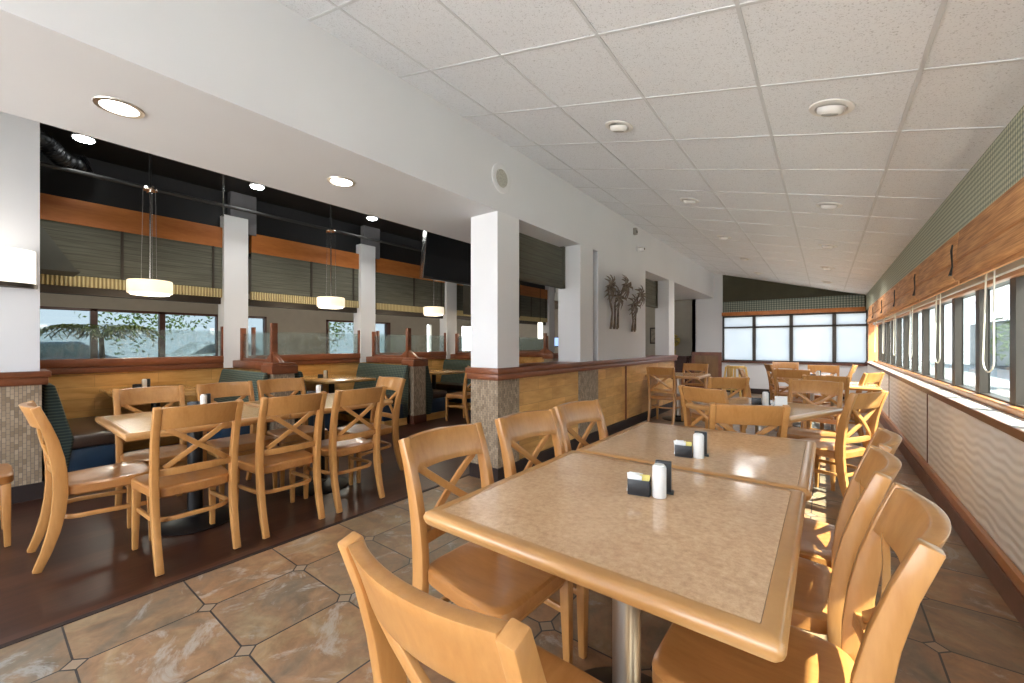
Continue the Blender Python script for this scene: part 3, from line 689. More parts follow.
ch(-0.70, 3.93, -24, 'cross-back chair with its back to the camera at the turned table, half wall side', G3)
ch(0.005, 4.22, 60, 'sunlit cross-back chair at the turned table, window side', G3)
ch(-0.12, 4.68, 172, 'cross-back chair facing the camera on the far side of the turned table', G3)
ch(-1.0, 5.2, 35, 'cross-back chair with glare on its top rail behind the turned table, half wall side', G3)
ch(-0.02, 6.14, 4, 'bright orange lit cross-back chair with its back to the camera near the windows', G3)
ch(0.22, 6.95, 62, 'cross-back chair with a white sunlit back rail beside the window wall', G3)
ch(-0.38, 7.30, 0, 'cross-back chair with its back to the camera at the middle far table', G3)
ch(-0.66, 6.72, -82, 'cross-back chair seen edge on beside the wooden high chair', G3)
ch(-0.52, 8.55, -72, 'dark shaded cross-back chair turned sideways below the end windows', G3)
ch(-0.62, 9.30, 180, 'cross-back chair farthest back below the second end window', G3)
ch(-0.03, 8.32, 180, 'cross-back chair facing the camera below the third end window', G3)
ch(0.08, 8.92, 88, 'cross-back chair seen side on near the end of the window wall', G3)

# ------------------------------------------------------------------ tables
def rrect(hw, hd, r, n=5):
    p = []
    for cx, cy, a0 in ((hw - r, hd - r, 0), (-hw + r, hd - r, 90), (-hw + r, -hd + r, 180), (hw - r, -hd + r, 270)):
        for k in range(n + 1):
            a = R(a0 + 90 * k / n); p.append((cx + r * math.cos(a), cy + r * math.sin(a)))
    return p
def ringprofile(rects):
    b = B(); n = len(rects[0][0]); vs = []
    for poly, z in rects: vs += [(x, y, z) for x, y in poly]
    m = len(rects); fs = []
    for r in range(m):
        r2 = (r + 1) % m
        for i in range(n): fs.append((r * n + i, r * n + (i + 1) % n, r2 * n + (i + 1) % n, r2 * n + i))
    return b.add(vs, fs)
def table(w, d, top='laminate', edge='table_edge'):
    t = thing('dining_table', '', 'table'); hw_, hd = w / 2, d / 2; e = 0.042
    B().prism(rrect(hw_ - e, hd - e, 0.004, 2), 0.714, 0.7495).build('tabletop', top, t, smooth=False)
    rr = [(rrect(hw_ - e + 0.001, hd - e + 0.001, 0.004), 0.7498), (rrect(hw_ - 0.014, hd - 0.014, 0.008), 0.7505), (rrect(hw_ - 0.005, hd - 0.005, 0.011), 0.7455), (rrect(hw_, hd, 0.014), 0.735),
          (rrect(hw_, hd, 0.014), 0.728), (rrect(hw_ - 0.004, hd - 0.004, 0.012), 0.718), (rrect(hw_ - 0.012, hd - 0.012, 0.01), 0.708), (rrect(hw_ - e + 0.001, hd - e + 0.001, 0.004), 0.708)]
    ringprofile(rr).build('edge_band', edge, t)
    p = B().box(-0.28, 0.28, -0.03, 0.03, 0.685, 0.711).box(-0.03, 0.03, -0.28, 0.28, 0.684, 0.711)
    p.build('support_bracket', 'iron', t, bevel=0.003)
    B().lathe([(0.045, 0.03), (0.045, 0.69)], seg=28).build('pole', 'steel' if top == 'laminate' else 'iron', t)
    B().lathe([(0.25, 0.0), (0.255, 0.008), (0.24, 0.018), (0.16, 0.034), (0.07, 0.05), (0.06, 0.07), (0.0, 0.07)], seg=44).build('base', 'iron', t)
    return t
TA = table(0.925, 0.925)
GT = 'speckled square tables on the tile floor'
place(TA, (-0.515, 1.29, 0), 0, 'large speckled tan square table with wood edge nearest the camera', GT)
place(TA, (-0.500, 2.217, 0), 0, 'speckled tan square table pushed against the far side of the front one', GT)
TC = table(0.83, 0.83)
place(TC, (-0.42, 3.94, 0), R(-22), 'speckled square table standing turned at an angle behind the front pair', GT)
place(TC, (-1.95, 7.12, 0), 0, 'small square table beside the wood panel half wall', GT)
place(TC, (-0.18, 7.72, 0), 0, 'square table in the middle of the room below the end windows', GT)
place(TC, (0.10, 6.70, 0), 0, 'square table by the window ledge in bright sun', GT)
place(TC, (-0.30, 8.80, 0), 0, 'square table farthest back before the end windows', GT)
TL = table(0.92, 0.90, 'laminate_pale')
place(TL, (-3.575, 0.96, 0), 0, 'pale square table on the dark planks, half next to the stone wall', 'pale tables joined on the dark planks')
place(TL, (-3.575, 1.865, 0), 0, 'pale square table on the dark planks, half next to the booth posts', 'pale tables joined on the dark planks')

# ------------------------------------------------------------------ condiments
def caddy():
    t = thing('sugar_caddy', '', 'caddy'); w, d, h, k = 0.036, 0.026, 0.052, 0.003
    B().box(-w, w, -d, d, 0, k).box(-w, -w + k, -d, d, k, h).box(w - k, w, -d, d, k, h).box(-w, w, -d, -d + k, k, h).box(-w, w, d - k, d, k, h).build('tray', 'plastic_black', t, bevel=0.001)
    B().box(-0.0015, 0.0015, -d + k, d - k, k, h - 0.006).build('divider', 'plastic_black', t)
    return t
CP = caddy()
def shaker():
    t = thing('salt_shaker', '', 'shaker')
    B().lathe([(0.021, 0.0), (0.0225, 0.003), (0.0225, 0.098), (0.021, 0.103), (0.0, 0.105)], seg=28).build('body', 'plastic_white', t)
    B().lathe([(0.018, 0.104), (0.016, 0.108), (0.0, 0.108)], seg=20).build('cap', 'paper', t)
    return t
SH = shaker()
def holder():
    t = thing('menu_holder', '', 'holder')
    B().box(-0.026, 0.026, -0.010, 0.010, 0.0, 0.108).build('sleeve', 'plastic_black', t, bevel=0.003)
    B().box(-0.034, 0.034, -0.016, 0.016, 0.0, 0.008).build('foot', 'plastic_black', t, bevel=0.002)
    return t
HO = holder()
PW = thing('sugar_packet', '', 'packet'); B().box(-0.022, 0.022, -0.0015, 0.0015, 0, 0.062).build('sleeve', 'paper', PW, bevel=0.001)
PY = thing('sugar_packet', '', 'packet'); B().box(-0.016, 0.016, -0.0015, 0.0015, 0, 0.060).build('sleeve', 'paper_y', PY, bevel=0.001)
ZT = 0.7505
def cset(x, y, rz, where, near=False, dx=0.064):
    c, s_ = math.cos(rz), math.sin(rz)
    def P(a, b_, z=ZT): return (x + a * c - b_ * s_, y + a * s_ + b_ * c, z)
    place(CP, P(0, 0), rz, 'black sugar caddy ' + where, 'sugar caddies on the tables')
    place(SH, P(dx, -0.006), rz, 'white cylinder shaker beside the caddy ' + where, 'white shakers on the tables')
    place(HO, P(dx + 0.008, 0.045), rz, 'black upright holder behind the white shaker ' + where, 'black holders on the tables')
    if near:
        for i, (a, b_, ti) in enumerate(((-0.020, -0.015, 4), (-0.012, -0.004, -6), (-0.018, 0.007, 3), (0.0, 0.0, 0))):
            if i == 3: break
            o = place(PW, P(a * 0.5 - 0.008, b_, ZT + 0.006), rz + R(ti * 2), 'white sugar packets in the caddy ' + where, 'white packets in the caddy ' + where)
            o.rotation_euler = (R(ti), R(ti * 1.5), rz + R(ti * 2))
        for i, (a, b_, ti) in enumerate(((0.018, -0.012, -4), (0.018, 0.004, 5))):
            o = place(PY, P(a, b_, ZT + 0.006), rz, 'yellow sweetener packets in the caddy ' + where, 'yellow packets in the caddy ' + where)
            o.rotation_euler = (R(ti), 0, rz + R(ti))
cset(-0.503, 1.375, R(12), 'on the nearest speckled table', True)
cset(-0.512, 1.955, R(12), 'on the second speckled table', True, 0.062)
cset(-0.46, 3.98, R(8), 'on the turned table')
cset(-4.0 + 0.06, 1.05, R(60), 'on the pale table near its first half')
cset(-3.93, 1.97, R(60), 'on the pale table toward the booth post')
cset(-6.15, 1.12, R(60), 'on the booth table beside the stone wall')
cset(-5.95, 3.12, R(60), 'on the second booth table')
cset(-0.15, 7.55, 0, 'on the middle far table')
t = thing('table_tent_card', 'white folded card standing on the turned table', 'card', (-0.275, 3.80, ZT), R(10))
B().prism([(-0.028, 0), (-0.026, 0), (0, 0.095), (0.026, 0), (0.028, 0), (0.001, 0.1), (-0.001, 0.1)], -0.04, 0.04, 'X').build('folded_sheet', 'paper', t, smooth=False)

# ------------------------------------------------------------------ booth area
def booth_table(x, y, lb):
    t = thing('booth_table', lb, 'table', (x, y, 0), 0, 'wooden booth tables along the glass partition')
    B().prism(rrect(0.60, 0.37, 0.03), 0.715, 0.75).build('tabletop', 'booth_top', t, bevel=0.006)
    B().lathe([(0.04, 0.03), (0.04, 0.715)], seg=20).build('pole', 'iron', t)
    B().lathe([(0.25, 0.0), (0.25, 0.012), (0.08, 0.04), (0.05, 0.07), (0, 0.07)], seg=32).build('base', 'iron', t)
booth_table(-5.87, 1.22, 'brown wooden booth table beside the stone wall')
booth_table(-5.87, 3.25, 'brown wooden booth table in the second booth')
booth_table(-5.87, 5.27, 'brown wooden booth table in the third booth')
booth_table(-5.87, 7.30, 'brown wooden booth table seen past the big column')
def bench():
    t = thing('booth_bench', '', 'bench')   # seat faces +Y, back at y=0
    x0, x1 = -6.46, -5.17
    B().box(x0, x1, 0.04, 0.46, 0.0, 0.11).build('plinth', 'panel', t, smooth=False)
    B().box(x0, x1, 0.02, 0.47, 0.11, 0.34).build('seat_base', 'navy', t, bevel=0.012)
    B().box(x0, x1 + 0.005, 0.06, 0.50, 0.34, 0.455).build('seat_cushion', 'dkbrown_vinyl', t, bevel=0.03, seg=3)
    pr = [(0.02, 0.10), (0.12, 0.10), (0.17, 0.44), (0.13, 0.60), (0.085, 0.80), (0.06, 0.90), (0.035, 0.925), (0.0, 0.91), (0.0, 0.5)]
    B().prism(pr, x0, x1 + 0.02, 'X').build('backrest', 'booth_fabric', t, bevel=0.02, seg=3)
    for o in t.children: pass
    return t
BN = bench()
def put_bench(y, flip, lb):
    o = place(BN, (0, y, 0), 0, lb, 'blue booth benches with patterned backs')
    if flip:
        o.rotation_euler = (0, 0, PI); o.location = (-11.63, y, 0)
put_bench(0.36, False, 'navy booth bench with patterned back beside the stone wall')
put_bench(2.09, True, 'booth bench with patterned back on the near side of the first stone post')
put_bench(2.42, False, 'booth bench on the far side of the first stone post')
put_bench(4.13, True, 'booth bench with patterned back on the near side of the second stone post')
put_bench(4.45, False, 'navy booth bench on the far side of the second stone post')
put_bench(6.15, True, 'booth bench with patterned back at the end of the third booth')
put_bench(6.50, False, 'booth bench facing away past the third booth')

# stone wall pier at the picture edge (white above, mosaic below) with return to the back wall
S('wall_pier_left', B().box(-5.5, -5.10, YB, 0.33, 1.03, 3.35), 'white', smooth=False)
S('wall_pier_stone', B().box(-5.48, -5.09, YB, 0.34, 0.12, 0.93), 'mosaic', smooth=False)
S('wall_return', B().box(XBK, -5.46, 0.2, 0.33, 0.0, 1.03), 'panel', smooth=False)
S('trim_20', B().box(-5.5, -5.065, YB, 0.375, 0.925, 0.985).box(-5.5, -5.05, YB, 0.39, 0.985, 1.035), 'cherry', bevel=0.006)
S('baseboard_pier', B().box(-5.5, -5.075, YB, 0.35, 0, 0.13), 'base_black', smooth=False)
t = thing('wall_sconce', 'glowing white half round wall light with a dark metal band', 'wall light', (-5.10, 0.06, 1.70))
n = 14; arc = [(0.13 * math.sin(PI * k / n) , -0.25 * math.cos(PI * k / n)) for k in range(n + 1)]
B().prism(arc, 0.035, 0.30).build('glass_shade', 'sconce', t)
arc2 = [(a * 1.05, b_ * 1.03) for a, b_ in arc]
B().prism(arc2, 0.0, 0.035).build('metal_band', 'bronze', t)
l = bpy.data.lights.new('sconce_lamp', 'POINT'); l.energy = 3; l.shadow_soft_size = 0.15; l.color = (1, 0.92, 0.8)
o = bpy.data.objects.new('sconce_lamp', l); o.location = (-4.85, 0.06, 1.95); COL.objects.link(o)

# back wall line: wood panel, red rail, glass, columns
S('wall_booth', B().box(XBK - 0.1, XBK, YB, 10.4, 0, 0.93), 'panel', smooth=False)
S('trim_21', B().box(XBK - 0.12, XBK + 0.03, YB, 10.4, 0.93, 1.0).box(XBK - 0.13, XBK + 0.045, YB, 10.4, 1.0, 1.09), 'cherry', bevel=0.008)
colY = [2.24, 4.29, 6.34, 8.39, 10.44]
n = 5
for y in colY:
    column(n, XBK - 0.17, XBK + 0.06, y - 0.19, y + 0.10, 0.93, 3.0); n += 1
for i, y in enumerate(colY):
    S('column_%d' % n, B().box(XBK - 0.3, XBK + 0.02, y - 0.10, y + 0.22, 2.8, 3.35), plain('grey_column_%d' % i, (0.16, 0.16, 0.17), 0.8), smooth=False); n += 1
S('wall_booth_upper', B().box(XBK - 0.2, XBK - 0.09, YB, 10.6, 2.5, 3.46), 'black', smooth=False)
# dividers with stone end posts
dl = ['first', 'second', 'third', 'fourth']
for i, y in enumerate(colY[:4]):
    S('wall_divider', B().box(XBK, -5.35, y - 0.05, y + 0.05, 0, 0.93), 'panel', smooth=False)
    S('trim_%d' % (22 + i), B().box(XBK, -5.1, y - 0.09, y + 0.09, 0.93, 1.03), 'cherry', bevel=0.008)
    p = thing('booth_post', 'stone mosaic booth end post with red wood cap, %s from the stone wall' % dl[i], 'post', (-5.23, y, 0), 0, 'stone booth end posts')
    B().box(-0.12, 0.12, -0.12, 0.12, 0.13, 0.90).build('stone_shaft', 'mosaic', p, smooth=False)
    B().box(-0.13, 0.13, -0.13, 0.13, 0.0, 0.13).build('base', 'cherry_dk', p, bevel=0.004)
    B().box(-0.15, 0.15, -0.15, 0.15, 0.90, 1.0).box(-0.135, 0.135, -0.135, 0.135, 1.0, 1.03).build('cap', 'cherry', p, bevel=0.008)
    q = thing('divider_glass_screen', 'low etched glass screen in a red wood frame on the %s booth divider' % dl[i], 'screen', (0, y, 1.03), 0, 'glass screens on the booth dividers')
    B().box(-6.36, -6.31, -0.03, 0.03, 0, 0.44).build('wood_post', 'cherry', q, bevel=0.004)
    B().box(-5.42, -5.36, -0.035, 0.035, 0, 0.48).build('wood_post', 'cherry', q, bevel=0.004)
    B().prism([(-5.36, 0), (-5.15, 0), (-5.36, 0.12)], -0.025, 0.025, 'Y').build('wood_brace', 'cherry', q, bevel=0.003)
    B().prism([(-5.42, 0), (-5.60, 0), (-5.42, 0.12)], -0.025, 0.025, 'Y').build('wood_brace', 'cherry', q, bevel=0.003)
    B().box(-6.31, -5.42, -0.004, 0.004, 0.03, 0.36).build('glass_pane', 'etched', q, smooth=False)
    B().box(-6.31, -5.42, -0.02, 0.02, 0.0, 0.035).build('bottom_rail', 'cherry', q, bevel=0.003)
starts = [YB] + [y + 0.165 for y in colY]; ends = [y - 0.165 for y in colY] + [10.6]
bn = ['behind the booth table beside the stone wall', 'behind the second booth', 'behind the third booth', 'behind the fourth booth', 'at the far end of the booths']
for i in range(5):
    q = thing('partition_glass', 'etched glass panel with wood end posts on the red rail ' + bn[i], 'screen', (XBK, 0, 1.09), 0, 'etched glass on the back rail')
    B().box(-0.004, 0.004, starts[i] + 0.04, ends[i] - 0.04, 0.0, 0.34).build('glass_pane', 'etched', q, smooth=False)
    B().box(-0.02, 0.03, starts[i], starts[i] + 0.045, 0.0, 0.40).build('wood_post', 'cherry', q, bevel=0.004)
    B().box(-0.02, 0.03, ends[i] - 0.045, ends[i], 0.0, 0.40).build('wood_post', 'cherry', q, bevel=0.004)
# orange beam, shade boards, pleated strip over the back opening
for i in range(5):
    y0, y1 = starts[i], ends[i]
    S('trim_%d' % (30 + i), B().box(XBK - 0.1, XBK + 0.0, y0, y1, 2.56, 2.83), 'beam', smooth=False)
    q = thing('woven_blind', 'grey woven shade board under the orange beam, ' + bn[i], 'shade', (XBK, 0, 2.0), 0, 'grey shades under the orange beam')
    m_ = (y0 + y1) / 2 if i else 1.05
    B().box(-0.03, -0.01, max(y0, -1), m_, 0, 0.56).build('shade_board', 'shade', q, smooth=False)
    B().box(-0.03, -0.01, m_ + 0.01, y1, 0, 0.56).build('shade_board', 'shade', q, smooth=False)
    B().box(-0.035, 0.005, m_ - 0.012, m_ + 0.012, 0, 0.56).build('stile', 'bronze', q, smooth=False)
    B().box(-0.035, 0.005, y1 - 0.14, y1 - 0.12, 0, 0.56).build('stile', 'bronze', q, smooth=False)
    q = tag(B().box(XBK - 0.06, XBK - 0.005, y0, y1, 1.885, 2.0).build('pleated_valance', 'pleat', smooth=False), 'pleated cream fabric strip below the grey shade, ' + bn[i], 'valance', 'pleated strips over the back opening')
S('trim_40', B().box(XBK - 0.14, XBK - 0.06, YB, 10.5, 1.80, 1.90), 'bronze', smooth=False)

# pendants over the booths
def pendant():
    t = thing('pendant_lamp', '', 'pendant lamp')
    dr = B().lathe([(0.186, 0.0), (0.190, 0.01), (0.190, 0.125), (0.184, 0.135), (0.0, 0.135)], seg=40).build('drum_shade', 'drum', t)
    B().lathe([(0.155, -0.018), (0.165, -0.016), (0.165, 0.002), (0.0, 0.004)][::1], seg=36).build('diffuser', 'drum_in', dr)
    B().tube([(0, 0, 0.16), (0, 0, 1.14)], 0.008, 8).build('stem', 'chrome', t)
    for a in (0.6, 2.7, 4.8):
        B().tube([(0.075 * math.cos(a), 0.075 * math.sin(a), 0.13), (0.06 * math.cos(a), 0.06 * math.sin(a), 1.12)], 0.002, 5).build('suspension_wire', 'chrome', t)
    B().lathe([(0.06, 1.11), (0.065, 1.12), (0.06, 1.14), (0.015, 1.16)], seg=24).build('canopy', 'chrome', t)
    B().tube([(-0.12, 0, 1.125), (0.12, 0, 1.125)], 0.012, 8).build('crossbar', 'chrome', t)
    B().tube([(0, -0.0, 1.14), (0, -0.0, 1.57)], 0.012, 8).build('ceiling_rod', 'iron', t)
    return t
PD = pendant()
for y, lb in ((1.16, 'over the booth beside the stone wall'), (3.2, 'over the second booth'), (5.2, 'over the third booth'), (7.2, 'over the booth seen past the column')):
    place(PD, (-5.8, y, 1.80), 0, 'cream drum pendant lamp hanging ' + lb, 'drum pendants over the booths')
    l = bpy.data.lights.new('pendant_bulb', 'POINT'); l.energy = 9; l.shadow_soft_size = 0.12; l.color = (1, 0.86, 0.66)
    o = bpy.data.objects.new('pendant_bulb', l); o.location = (-5.8, y, 1.70); COL.objects.link(o)

# ceiling services
tag(B().tube([(-6.1, YB, 3.02), (-6.1, 10.4, 3.02)], 0.022, 8).build('conduit_pipe', 'pipe'), 'thin dark pipe running along below the black ceiling', 'pipe')
tag(B().tube([(-4.7, YB, 3.2), (-4.7, 10.4, 3.2)], 0.035, 8).build('conduit_pipe', 'pipe'), 'thicker dark pipe under the black ceiling, nearer the soffit', 'pipe')
pts = []; rr_ = []
for k in range(60):
    q = k / 59; pts.append((-6.1 + 0.15 * math.sin(q * 5), 0.20 + 0.55 * q, 3.20 - 0.06 * q + 0.05 * math.sin(q * 7))); rr_.append(0.075 + 0.010 * (k % 2) + random.uniform(-0.006, 0.006))
tag(B().tube(pts, rr_, 14).build('flexible_duct', 'duct'), 'crinkled black foil duct hanging under the black ceiling', 'duct')
for i, (x, y, lb) in enumerate(((-6.0, 1.9, 'short silver drop rod near the first white booth column'),)):
    tag(B().tube([(x, y, 2.85), (x, y, 3.35)], 0.01, 6).build('drop_rod', 'chrome'), lb, 'rod')
tag(B().prism([(0.20, 3.0), (0.24, 2.66), (0.62, 2.02), (0.66, 1.98), (0.20, 1.98)], -6.45, -6.0, 'X').build('sloped_bulkhead', plain('grey_green_panel', (0.10, 0.105, 0.09), 0.8), smooth=False),
    'sloping grey green boxed panel in the corner beside the stone wall', 'panel')
tag(B().prism([(6.5, 2.75), (6.5, 1.90), (8.2, 1.90), (8.2, 2.75)], -6.3, -6.0, 'X').build('hanging_bulkhead', plain('dark_olive_panel', (0.045, 0.04, 0.028), 0.8), smooth=False),
    'dark olive boxed panel behind the hanging television', 'panel')
# television
t = thing('hanging_television', 'large black television hung from the black ceiling beside the big column', 'television', (-4.2, 4.15, 2.12), R(90))
tv = B().box(-0.60, 0.60, -0.03, 0.03, 0.0, 0.66).xf(Matrix.Rotation(R(8), 4, 'X')).build('housing', plain('tv_black', (0.012, 0.013, 0.016), 0.3), t, bevel=0.008)
B().box(-0.58, 0.58, -0.036, -0.029, 0.03, 0.64).xf(Matrix.Rotation(R(8), 4, 'X')).build('screen', plain('tv_screen_off', (0.006, 0.009, 0.013), 0.12), tv)
B().box(-0.606, -0.596, -0.033, 0.033, 0.0, 0.66).xf(Matrix.Rotation(R(8), 4, 'X')).build('side_trim', 'chrome', t)
B().box(-0.05, 0.05, 0.0, 0.05, 0.35, 0.5).build('mount_plate', 'iron', t)
B().tube([(0, 0.06, 0.3), (0, 0.06, 1.23)], 0.025, 10).build('ceiling_pole', 'iron', t)

# ---- room beyond the booths
b = B().box(XFAR - 0.15, XFAR, YB, YL, 0, 0.75).box(XFAR - 0.15, XFAR, YB, YL, 1.95, 2.6)
for y in (-3, -1.2, 4.6, 8.4, 10.2): b.box(XFAR - 0.15, XFAR, y, y + 1.6, 0.75, 1.95)
S('wall_far_room', b, 'beige', smooth=False)
wi = 40
for (y0, y1) in ((0.4, 4.6), (6.2, 8.4)):
    k = 0; y = y0
    while y < y1 - 0.05:
        ye = min(y + 1.05, y1)
        f = B().box(XFAR - 0.1, XFAR + 0.02, y, y + 0.05, 0.75, 1.95).box(XFAR - 0.1, XFAR + 0.02, ye - 0.05, ye, 0.75, 1.95).box(XFAR - 0.1, XFAR + 0.02, y, ye, 0.75, 0.8).box(XFAR - 0.1, XFAR + 0.02, y, ye, 1.9, 1.95)
        w = S('window_%d' % wi, f, 'cherry_dk', smooth=False); wi += 1
        B().box(XFAR - 0.06, XFAR - 0.05, y + 0.05, ye - 0.05, 0.8, 1.9).build('pane', 'tinted', w, smooth=False)
        y = ye
S('wall_back_left', B().box(XFAR, -2.9, YL, YL + 0.12, 0.9, 3.4), 'beige', smooth=False)
S('wainscot_back', B().box(XFAR, -2.9, YL - 0.02, YL + 0.12, 0, 0.9), 'cherry_dk', smooth=False)
S('wall_hall_side', B().box(-2.9, -2.8, YE, YL + 0.1, 0, 3.3), 'white', smooth=False)
# rear wall behind the viewpoint, unseen, with an opening added to let daylight fill in
S('wall_rear', B().box(XFAR, 1.0, YB - 0.12, YB, 0, 0.25).box(XFAR, 1.0, YB - 0.12, YB, 2.45, 3.4).box(XFAR, -5.2, YB - 0.12, YB, 0.25, 2.45)
  .box(0.6, 1.0, YB - 0.12, YB, 0.25, 2.45).box(-2.1, -2.0, YB - 0.12, YB, 0.25, 2.45), 'white', smooth=False)
S('roof', B().box(XFAR - 0.2, 1.0, YB - 0.2, YL + 0.2, 3.46, 3.6), 'black', smooth=False)

# hall picture and yellow vase
t = thing('framed_picture', 'small framed picture on the hallway wall', 'picture', (-4.15, YL - 0.02, 1.25))
pf = B().box(-0.16, 0.16, -0.02, 0.0, 0, 0.5).build('frame', 'bronze', t, bevel=0.004)
B().box(-0.12, 0.12, -0.024, -0.02, 0.04, 0.46).build('print', plain('muted_print', (0.30, 0.26, 0.20), 0.7, var=0.5, vs=9), pf)
t = thing('console_table', 'narrow dark console table against the hallway wall', 'table', (-3.55, YL - 0.3, 0))
B().box(-0.45, 0.45, -0.16, 0.16, 0.86, 0.90).build('top', 'cherry_dk', t, bevel=0.004)
for sx in (-1, 1):
    for sy in (-1, 1): B().box(sx * 0.42 - 0.02, sx * 0.42 + 0.02, sy * 0.13 - 0.02, sy * 0.13 + 0.02, 0, 0.86).build('leg', 'cherry_dk', t, bevel=0.003)
t = thing('flower_arrangement', 'round yellow flower arrangement in a gold vase at the hallway wall', 'flowers', (-3.55, YL - 0.3, 0.90))
B().lathe([(0.06, 0), (0.07, 0.01), (0.09, 0.14), (0.05, 0.25), (0.06, 0.28)], seg=20).build('vase', 'gold', t)
f = B(); rnd = random.Random(4)
for k in range(60):
    d = Vector((rnd.gauss(0, 1), rnd.gauss(0, 1), rnd.gauss(0, 1))).normalized() * 0.17
    c = d + Vector((0, 0, 0.45)); f.lathe([(0.001, -0.03), (0.035, -0.01), (0.035, 0.01), (0.001, 0.03)], seg=8); f.v[-32:] = [tuple(Vector(v) + c) for v in f.v[-32:]]
f.build('blossoms', 'gold', t)
B().tube([(0, 0, 0.25), (0.01, 0, 0.4)], 0.01, 6).build('stem', 'hedge', t)
t = thing('lit_monitor', 'small blue lit screen seen through the opening past the first column', 'monitor', (-6.9, 11.6, 0.9), R(20))
B().box(-0.22, 0.22, -0.03, 0.03, 0.25, 0.58).build('housing', 'plastic_black', t, bevel=0.006)
B().box(-0.19, 0.19, -0.035, -0.029, 0.28, 0.55).build('screen', 'screen_blue', t)
B().box(-0.03, 0.03, -0.02, 0.02, -0.9, 0.26).build('stand', 'plastic_black', t)
def tube_lamp(x, y, z, lb):
    t = thing('cylinder_pendant', lb, 'pendant lamp', (x, y, z), 0, 'small lit cylinder pendants')
    B().lathe([(0.07, 0), (0.07, 0.45), (0.0, 0.46)], seg=16).build('glass_shade', 'drum_in', t)
    B().tube([(0, 0, 0.45), (0, 0, 3.3 - z)], 0.008, 6).build('cord', 'iron', t)
tube_lamp(-6.2, 9.4, 1.38, 'small glowing cylinder pendant seen through the opening past the first column')
tube_lamp(-6.9, 10.8, 1.36, 'small glowing cylinder pendant half hidden behind a white booth column')
tube_lamp(-8.5, 10.0, 1.45, 'glowing cylinder pendant left of the big stone based column')

# potted palm in the far room
t = thing('potted_palm', 'leafy palm in a pot behind the etched glass', 'plant', (-9.4, 1.25, 0))
B().lathe([(0.14, 0), (0.2, 0.02), (0.24, 0.4), (0.22, 0.42), (0.2, 0.38), (0.0, 0.37)], seg=24).build('pot', 'bronze', t)
B().tube([(0, 0, 0.37), (0.02, 0.03, 0.9), (0, 0.02, 1.35)], [0.05, 0.04, 0.03], 8).build('trunk', 'bark', t)
f = B(); rnd = random.Random(2)
for k in range(14):
    a = 2 * PI * k / 14; d = Vector((math.cos(a), math.sin(a), 0))
    sd = Vector((-math.sin(a), math.cos(a), 0)); pts = [Vector((0, 0.02, 1.33)) + d * (0.75 * q) + Vector((0, 0, 0.32 * math.sin(q * 2.6) - 0.15 * q)) for q in (0, .2, .4, .6, .8, 1)]
    f.sweep(pts, 0.012, 0.01, side=sd)
    for j in range(2, 14):
        q = j / 14; p = Vector((0, 0.02, 1.33)) + d * (0.75 * q) + Vector((0, 0, 0.32 * math.sin(q * 2.6) - 0.15 * q))
        for s_ in (-1, 1): f.sweep([p, p + sd * (s_ * 0.12) + d * 0.06 + Vector((0, 0, -0.02)), p + sd * (s_ * 0.22) + d * 0.1 + Vector((0, 0, -0.10))], [0.02, 0.02, 0.003], 0.002, side=d)
f.build('fronds', 'hedge', t)

# wooden high chair
t = thing('high_chair', 'yellow wooden child high chair standing under the end windows', 'high chair', (-1.72, 11.15, 0), R(160))
for sx in (-1, 1):
    for sy in (-1, 1):
        B().sweep([(sx * 0.22, sy * 0.20, 0), (sx * 0.16, sy * 0.14, 0.70)], 0.036, 0.036).build('leg', 'yellow_wood', t, bevel=0.004)
B().box(-0.17, 0.17, -0.15, 0.15, 0.42, 0.45).build('seat', 'yellow_wood', t, bevel=0.006)
arc = [(0.19 * math.cos(a), 0.17 * math.sin(a) - 0.0, 0.70) for a in [PI * k / 12 for k in range(-1, 14)]]
B().sweep(arc, 0.06, 0.03, side=(0, 0, 1)).build('top_rail', 'yellow_wood', t, bevel=0.006)
B().box(-0.17, 0.17, -0.18, -0.15, 0.64, 0.70).build('front_bar', 'yellow_wood', t, bevel=0.006)
for k in range(4):
    a = R(30 + 40 * k); B().box(0.17 * math.cos(a) - 0.02, 0.17 * math.cos(a) + 0.02, 0.15 * math.sin(a) - 0.008, 0.15 * math.sin(a) + 0.008, 0.45, 0.69).build('back_slat', 'yellow_wood', t, bevel=0.003)
for sy in (-1, 1): B().box(-0.19, 0.19, sy * 0.185 - 0.012, sy * 0.185 + 0.012, 0.14, 0.17).build('stretcher', 'yellow_wood', t, bevel=0.003)
for sx in (-1, 1): B().box(sx * 0.20 - 0.012, sx * 0.20 + 0.012, -0.18, 0.18, 0.20, 0.23).build('stretcher', 'yellow_wood', t, bevel=0.003)

